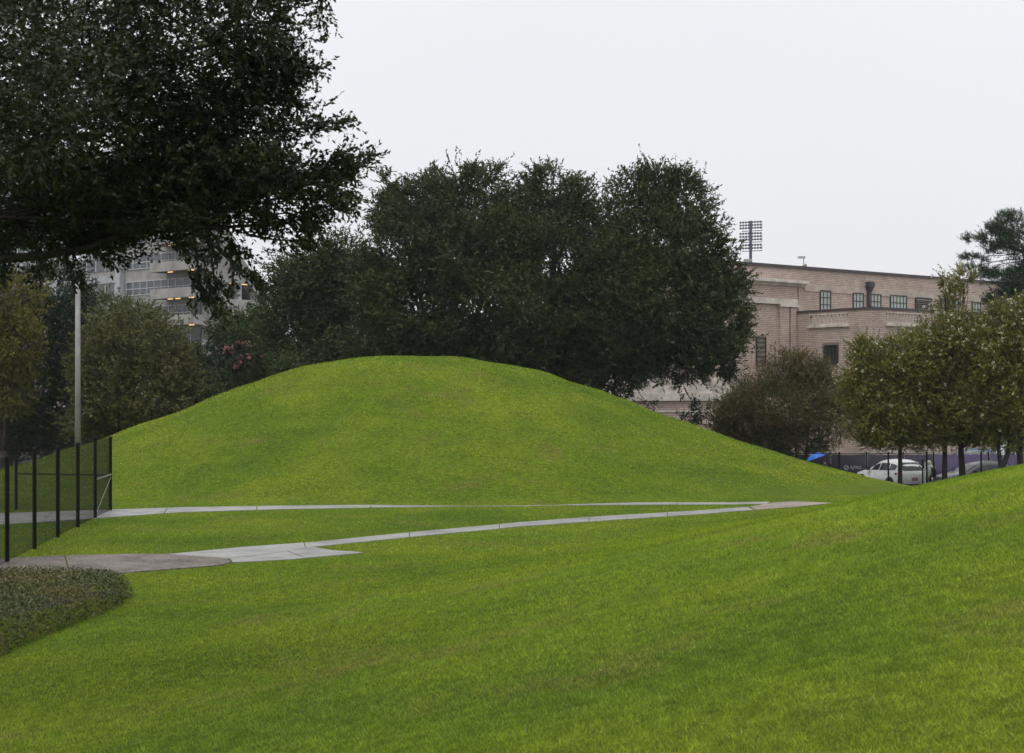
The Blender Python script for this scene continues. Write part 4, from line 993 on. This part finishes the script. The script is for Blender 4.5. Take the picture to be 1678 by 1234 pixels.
def car(name, label, cat, mat, loc, rz, st=SUV, wheels=((1.38, .36), (-1.36, .36)), group=None, plate=False, windows=True, scale=1.):
    root = empty(name, loc, rz); tag(root, label, cat, group); root.scale = (scale,)*3
    def section(q):
        x, b, bl, t, wb, wl, wt = q
        h = [(wb*.86, b), (wb, b+.14), (wb*1.0, (b+bl)*.5), (wl, bl), ((wl*.25+wt*.75), bl+(t-bl)*.72), (wt*.88, t-.02*(t > bl+.2)), (wt*.45, t+.015), (0, t+.02)]
        return [(x, y, z) for y, z in h]+[(x, -y, z) for y, z in h[-2::-1]]
    secs = [section(q) for q in st]; k = len(secs[0]); g = Geo(); vs = [p for s_ in secs for p in s_]
    fs = [(i*k+j, i*k+j+1, (i+1)*k+j+1, (i+1)*k+j) for i in range(len(secs)-1) for j in range(k-1)]
    fs += [(i*k+k-1, i*k, (i+1)*k, (i+1)*k+k-1) for i in range(len(secs)-1)]+[tuple(range(k))[::-1], tuple((len(secs)-1)*k+j for j in range(k))]
    g.add(vs, fs); body = g.build('body', mat, root, smooth=True)
    xs = [q[0] for q in st]
    def at(x, c):   # interpolate a station column
        return float(np.interp(-x, [-v for v in xs], [q[c] for q in st]))
    def side_y(x, z):
        bl, t, wl, wt = at(x, 2), at(x, 3), at(x, 5), at(x, 6); f = min(1, max(0, (z-bl)/max(.01, (t-bl)*.72))); return wl+((wl*.25+wt*.75)-wl)*f
    if windows:
        tall = st is VAN
        spans = ((1.45, .75), (.68, -.4), (-.48, -1.5)) if tall else ((.62, -.22), (-.30, -1.12), (-1.20, -1.74))
        for sg in (1, -1):
            for a, b in spans:
                pts = []; n = 6; o = .012
                def zt(x): return at(x, 2)+(at(x, 3)-at(x, 2))*.74-.02
                up = [(a+(b-a)*i/n) for i in range(n+1)]
                lowz = lambda x: at(x, 2)+.05
                g = Geo(); vs = []
                for x in up:
                    hi, lo = max(zt(x), lowz(x)+.03), lowz(x)
                    for z in (lo, (lo+hi)/2, hi): vs.append((x, sg*(side_y(x, z)+o), z))
                fs = [(3*i+j, 3*i+3+j, 3*i+4+j, 3*i+1+j) for i in range(n) for j in range(2)]
                g.add(vs, fs); g.build('side_window', M_CGLASS, root, smooth=True)
        # windscreen and rear screen, laid just proud of the body
        def screen(name, xa, za, wa, xb, zb_, wb_, push):
            g = Geo(); vs = []; m = 4
            for i in range(m+1):
                t = i/m
                for j in range(5):
                    f = -1+j/2
                    x = xa+(xb-xa)*t; vs.append((x+push*(1-.5*f*f), f*(wa+(wb_-wa)*t), za+(zb_-za)*t+.03*math.sin(math.pi*t)*(1-f*f*.4)))
            g.add(vs, [(i*5+j, i*5+j+1, i*5+6+j, i*5+5+j) for i in range(m) for j in range(4)]); return g.build(name, M_CGLASS, root, smooth=True)
        if tall: screen('windscreen', 2.05, 1.38, .72, 1.52, 2.0, .68, .06); screen('rear_window', -2.6, 1.35, .7, -2.55, 1.95, .66, -.04)
        else:
            screen('windscreen', .92, 1.12, .66, .22, 1.50, .52, .05)
            screen('rear_window', -2.12, 1.13, .62, -1.76, 1.48, .50, -.04)
            g = Geo(); g.box(-1.84, -1.62, -.52, .52, 1.535, 1.552); g.build('spoiler', mat, root)
    for sg in (1, -1):
        g = Geo(); e = st[-1][0]; ya, yb, yc = sg*.40, sg*.80, sg*.925
        g.add([(e+.02, ya, .93), (e+.045, yb, .91), (e+.42, yc, .93), (e+.42, yc, 1.02), (e+.085, yb, 1.06), (e+.05, ya, 1.0), (e+.2, ya, .93), (e+.3, yb*.9, .93), (e+.3, yb*.9, 1.03), (e+.2, ya, 1.0)], [(0, 1, 4, 5), (1, 2, 3, 4), (5, 4, 3, 8, 9), (0, 6, 7, 2, 1)])
        g.build('tail_light', M_RED, root)
        g = Geo(); f = st[0][0]; g.add([(f-.06, sg*.60, .68), (f-.38, sg*.87, .80), (f-.30, sg*.87, .70), (f-.04, sg*.62, .60)], [(0, 1, 2, 3)]); g.build('headlight', M_HEAD, root)
        g = Geo(); mx_ = 1.3 if st is VAN else .62
        g.box(mx_-.10, mx_+.06, sg*.93 if sg > 0 else -1.10, 1.10 if sg > 0 else -.93, 1.06, 1.22); g.build('door_mirror', mat if st is VAN else M_TRIM, root)
        for wx, wr in wheels:
            w = empty('wheel', (wx, sg*.83, wr-.0), 0, root)
            g = Geo(Matrix.Rotation(math.pi/2, 4, 'X')); g.lathe([(wr-.06, -.11), (wr, -.07), (wr, .07), (wr-.06, .11), (wr-.12, .112)], 22); g.build('tyre', M_TYRE, w, smooth=False)
            g = Geo(Matrix.Rotation(math.pi/2, 4, 'X')); g.lathe([(.05, -.118), (wr-.13, -.115), (wr-.13, .115), (.05, .118)], 14); g.build('rim', M_RIM, w)
            g = Geo(); n = 16                 # dark wheel arch lip
            vs = []; 
            for i in range(n+1):
                t = math.pi*i/n; vs += [(wx+(wr+.09)*math.cos(t), sg*.931, wr+(wr+.09)*math.sin(t)), (wx+(wr-.02)*math.cos(t), sg*.931, wr+(wr-.02)*math.sin(t)), (wx+(wr+.09)*math.cos(t), sg*.80, wr+(wr+.09)*math.sin(t))]
            g.add(vs, [(3*i, 3*i+1, 3*i+4, 3*i+3) for i in range(n)]+[(3*i, 3*i+3, 3*i+5, 3*i+2) for i in range(n)]); g.build('wheel_arch', M_TRIM, root)
    e = st[-1][0]
    g = Geo(); g.box(e-.05, e+.25, -.78, .78, .27, .46); g.build('rear_bumper', M_TRIM, root)
    if plate:
        g = Geo(); g.box(e-.022, e+.01, -.17, .17, .62, .79); g.build('licence_plate', M_PLATE, root)
    for sg in (1, -1):
        for hx in (.05, -.85):
            g = Geo(); g.box(hx-.09, hx+.09, sg*.925 if sg > 0 else -.945, .945 if sg > 0 else -.925, .93, .955); g.build('door_handle', mat, root)
    return root
P_WHITE = paint('white_car_paint', (.86, .87, .88)); P_DARK = paint('dark_grey_car_paint', (.035, .038, .042)); P_BLUE = paint('dark_blue_car_paint', (.035, .055, .085)); P_BLK = paint('black_car_paint', (.012, .013, .016))
RZ = STREET-.02
c_ = W(1460, HY, 82.6)
car('white_car', 'white crossover car seen from behind, beyond the dip between the mounds', 'car', P_WHITE, (c_.x, 82.6, RZ), math.radians(90+17), plate=True, scale=1.07)
c_ = W(1606, HY, 81)
car('dark_car', 'dark grey car facing left behind the leaning trunks at the right', 'car', P_DARK, (c_.x, 82.0, RZ), math.radians(196))
c_ = W(1580, HY, 99)
car('blue_car', 'blue car parked behind the purple screens, only its glass showing', 'car', P_BLUE, (c_.x, 99, STREET), math.radians(172), scale=1.06)
c_ = W(1672, HY, 100.5)
car('pale_van', 'pale blue van parked beyond the purple screens at the right edge', 'van', paint('pale_blue_paint', (.42, .50, .55)), (c_.x, 100.5, STREET), math.radians(182), st=VAN, wheels=((1.6, .36), (-1.5, .36)))
c_ = W(-28, HY, 78.5)
car('black_car', 'black car half hidden behind the fence at the far left', 'car', P_BLK, (c_.x, 78.55, RZ), math.radians(2), scale=1.1)

# ------------------------------------------------------------------ people
def skin_body(name, verts, edges, radii, mat, parent, root=0, sub=2):
    me = bpy.data.meshes.new(name); me.from_pydata(verts, edges, []); me.update()
    o = bpy.data.objects.new(name, me); COL.objects.link(o)
    o.modifiers.new('skin', 'SKIN'); sl = me.skin_vertices[0].data
    for i, r in enumerate(radii):
        sl[i].radius = r if isinstance(r, tuple) else (r, r); sl[i].use_root = (i == root)
    md = o.modifiers.new('sub', 'SUBSURF'); md.levels = sub; md.render_levels = sub
    dg = bpy.context.evaluated_depsgraph_get(); dg.update(); m2 = bpy.data.meshes.new_from_object(o.evaluated_get(dg))
    bpy.data.objects.remove(o); m2.materials.clear(); m2.materials.append(mat)
    m2.polygons.foreach_set('use_smooth', [True]*len(m2.polygons))
    return link(bpy.data.objects.new(name, m2), parent)
M_SKIN = plain('skin', (.45, .27, .20), .6, .08, 6)
M_HOODIE = plain('pale_hooded_jacket', (.74, .77, .71), .85, .08, 5, bmp=.3)
M_TROUS = plain('grey_trousers', (.10, .10, .11), .9, .15, 6)
M_SHOE = plain('dark_shoes', (.03, .03, .03), .7, .1, 6)
def person(label, loc, rz, jacket, hood, arm_up=False, group=None):
    """walking figure facing +x: one continuous body, clothes as close-fitting layers over it"""
    root = empty('person', loc, rz); tag(root, label, 'person', group)
    V = [(0, 0, .95), (0, 0, 1.15), (.01, 0, 1.36), (.02, 0, 1.48), (.05, 0, 1.60), (.06, 0, 1.70)]
    R = [(.15, .115), (.135, .10), (.17, .115), .055, (.085, .10), .075]
    E = [(0, 1), (1, 2), (2, 3), (3, 4), (4, 5)]
    def add(chain, start):
        p = start
        for v, r in chain: V.append(v); R.append(r); E.append((p, len(V)-1)); p = len(V)-1
        return p
    add([((.02, .09, .90), .09), ((.16, .10, .50), .058), ((.10, .10, .10), .042), ((.12, .10, .05), .04), ((.25, .10, .035), .03)], 0)
    add([((-.02, -.09, .90), .09), ((-.10, -.10, .50), .058), ((-.26, -.10, .14), .042), ((-.26, -.10, .07), .04), ((-.14, -.10, .035), .03)], 0)
    hands = []
    for sg in (1, -1):
        if arm_up and sg == 1: ch = [((.0, .20, 1.40), .058), ((.10, .26, 1.14), .044), ((.30, .20, 1.28), .036), ((.37, .18, 1.34), (.03, .04))]
        else: ch = [((.0, sg*.20, 1.40), .058), ((-.05*sg, sg*.26, 1.12), .044), ((.10-.05*sg, sg*.25, .90), .034), ((.13-.05*sg, sg*.25, .82), (.03, .042))]
        hands.append(ch[-1][0]); e = add(ch, 2)
        hx, hy, hz = ch[-1][0]
        for k in range(4):   # fingers, curled
            dy = (k-1.5)*.017; L = (.062, .072, .068, .052)[k]
            if arm_up and sg == 1: add([((hx+.03, hy+dy*.3-.02, hz+.03+dy), .009), ((hx+.045, hy-.045, hz+.03+dy), .008), ((hx+.02, hy-.055, hz+.03+dy), .007)], e)
            else: add([((hx+dy, hy, hz-L*.6), .009), ((hx+dy+.006, hy-sg*.006, hz-L*1.1), .008), ((hx+dy+.012, hy-sg*.02, hz-L*1.5), .007)], e)
        add([((hx+.04, hy-sg*.015, hz-.015), .011), ((hx+.052, hy-sg*.03, hz-.05), .009)], e)
    skin_body('body', V, E, R, M_SKIN, root)
    # jacket over torso and arms
    jv = [(0, 0, .86), (0, 0, 1.12), (.01, 0, 1.36), (.02, 0, 1.47)]; jr = [(.185, .15), (.18, .145), (.20, .15), (.09, .09)]; je = [(0, 1), (1, 2), (2, 3)]
    for sg in (1, -1):
        if arm_up and sg == 1: ch = [((.0, .21, 1.40), .078), ((.10, .27, 1.14), .062), ((.29, .21, 1.27), .05)]
        else: ch = [((.0, sg*.21, 1.40), .078), ((-.05*sg, sg*.27, 1.12), .062), ((.09-.05*sg, sg*.255, .92), .05)]
        p = 2
        for v, r in ch: jv.append(v); jr.append(r); je.append((p, len(jv)-1)); p = len(jv)-1
    skin_body('jacket', jv, je, jr, jacket, root)
    tv = [(0, 0, .98), (0, 0, .90)]; tr = [(.155, .125), (.15, .13)]; te = [(0, 1)]
    for sg, pts in ((1, [(.03, .09, .84), (.16, .10, .50), (.10, .10, .11)]), (-1, [(-.03, -.09, .84), (-.10, -.10, .50), (-.255, -.10, .16)])):
        p = 1
        for v, r in zip(pts, (.105, .075, .062)): tv.append(v); tr.append(r); te.append((p, len(tv)-1)); p = len(tv)-1
    skin_body('trousers', tv, te, tr, M_TROUS, root)
    for sx, sy, sz in ((.10, .10, .04), (-.26, -.10, .06)):
        skin_body('shoe', [(sx, sy, sz), (sx+.08, sy, sz-.005), (sx+.17, sy, sz-.01)], [(0, 1), (1, 2)], [(.05, .05), (.05, .045), (.04, .032)], M_SHOE, root, sub=1)
    if hood:
        g = Geo(); prof = []
        for i in range(9):
            t = i/8; a = -.45+t*2.02; prof.append((.15*math.cos(a)*(1.0 if a > 0 else 1.05)+.002, .165*math.sin(a)))
        g.lathe(prof, 14, (.035, 0, 1.635)); g.build('hood', jacket, root, smooth=True)
        g = Geo(); g.lathe([(.215, -.05), (.19, .03), (.13, .12)], 14, (.0, 0, 1.45)); g.build('hood_collar', jacket, root, smooth=True)
    else:
        g = Geo(); g.lathe([(.10, 0), (.112, .04), (.105, .09), (.07, .13), (.01, .145)], 14, (.045, 0, 1.62)); g.build('hair', plain('dark_hair', (.03, .022, .016), .7, .2, 9), root, smooth=True)
    g = Geo(); g.add([(.145, -.016, 1.62), (.145, .016, 1.62), (.172, 0, 1.61), (.145, 0, 1.65)], [(0, 1, 2), (0, 2, 3), (1, 3, 2)]); g.build('nose', M_SKIN, root)
    for sg in (1, -1):
        g = Geo(); g.lathe([(.004, -.008), (.012, 0), (.004, .008)], 8, (.138, sg*.034, 1.655)); g.build('eye', M_TRIM, root)
    g = Geo(); g.box(.140, .152, -.026, .026, 1.572, 1.584); g.build('mouth', plain('lips', (.3, .12, .10), .6, .05, 5), root)
    return root
pp = W(1523, HY, 80); pr_loc = Vector((pp.x, 80, RZ))
# he stands on the road side with his left side towards us, walking left
person('person in a pale hooded jacket walking left past the white car', pr_loc, math.radians(160), M_HOODIE, True)
M_BAG = plain('black_backpack_cloth', (.012, .012, .016), .8, .2, 6)
bg = empty('backpack', (pr_loc.x, pr_loc.y, RZ), math.radians(160)); tag(bg, 'black backpack on the back of the person in the pale hood', 'backpack')
g = Geo(); vs = []
for z, d, w in ((.88, .16, .15), (.92, .24, .18), (1.10, .27, .19), (1.28, .24, .18), (1.40, .16, .14), (1.43, .08, .08)):
    for a in range(12):
        t = 2*math.pi*a/12; vs.append((-.12-d*.5-d*.5*math.cos(t)*(abs(math.cos(t))**-.3 if abs(math.cos(t)) > .05 else 1), w*math.sin(t), z))
g.add(vs, [(i*12+j, i*12+(j+1) % 12, (i+1)*12+(j+1) % 12, (i+1)*12+j) for i in range(5) for j in range(12)]+[tuple(range(12))[::-1], tuple(60+j for j in range(12))]); g.build('bag', M_BAG, bg, smooth=True)
for sg in (1, -1):
    g = Geo(); g.tube([(-.15, sg*.11, 1.36), (-.02, sg*.12, 1.53), (.12, sg*.12, 1.46), (.17, sg*.13, 1.25), (.08, sg*.19, 1.02), (-.16, sg*.15, .96)], .024, 6); g.build('strap', M_BAG, bg)
uu = W(1352, HY, 83); UL = Vector((uu.x, 83, RZ))
person('person under the blue umbrella, almost hidden by the mound', UL, math.radians(185), plain('dark_jacket', (.05, .045, .05), .85, .1, 5), False, arm_up=True)
um = empty('umbrella', (UL.x, UL.y, RZ), math.radians(185)); tag(um, 'open bright blue umbrella tilted just above the mound edge', 'umbrella')
M_UMB = plain('blue_umbrella_cloth', (.015, .16, .62), .6, .1, 4)
hx, hy, hz = .40, .15, 1.36; tp = Vector((.66, .06, 2.06)); ax_ = (tp-Vector((hx, hy, hz))).normalized()
Mx = Matrix.Translation(tp) @ ax_.to_track_quat('Z', 'Y').to_matrix().to_4x4()
g = Geo(Mx); n = 8; vs = [(0, 0, 0)]; rings = 5
for i in range(1, rings+1):
    t = i/rings
    for j in range(n*2):
        a = math.pi*j/n; sc_ = 1.0 if j % 2 == 0 else .945-.03*t
        vs.append((.56*math.sin(t*1.25)/math.sin(1.25)*sc_*math.cos(a), .56*math.sin(t*1.25)/math.sin(1.25)*sc_*math.sin(a), -.30*(1-math.cos(t*1.25))/(1-math.cos(1.25))+(0 if j % 2 == 0 else .012*t)))
N2 = n*2; fs = [(0, 1+j, 1+(j+1) % N2) for j in range(N2)]+[(1+i*N2+j, 1+(i+1)*N2+j, 1+(i+1)*N2+(j+1) % N2, 1+i*N2+(j+1) % N2) for i in range(rings-1) for j in range(N2)]
g.add(vs, fs); g.build('canopy', M_UMB, um)
g = Geo(); g.tube([(hx, hy, hz-.12), (hx, hy, hz+.02), tp, tp+ax_*.06], [.014, .009, .007, .004], 6); g.build('shaft', M_TRIM, um)
for j in range(n):
    a = 2*math.pi*j/n; g = Geo(Mx); g.tube([(0, 0, -.012), (.30*math.cos(a), .30*math.sin(a), -.085), (.545*math.cos(a), .545*math.sin(a), -.30)], .004, 4); g.build('rib', M_GALV, um)

# ------------------------------------------------------------------ thin wet air
g = Geo(); g.box(-420, 420, -60, 420, STREET-1.4, 46)
m_ = bpy.data.materials.new('thin_wet_air'); m_.use_nodes = True; nt = m_.node_tree; nt.nodes.clear()
o_ = nt.nodes.new('ShaderNodeOutputMaterial'); v_ = nt.nodes.new('ShaderNodeVolumePrincipled')
v_.inputs['Color'].default_value = (.93, .95, 1, 1); v_.inputs['Density'].default_value = .00016; v_.inputs['Anisotropy'].default_value = .0
nt.links.new(v_.outputs[0], o_.inputs['Volume'])
hz_ = tag(g.build('haze', m_), kind='stuff')
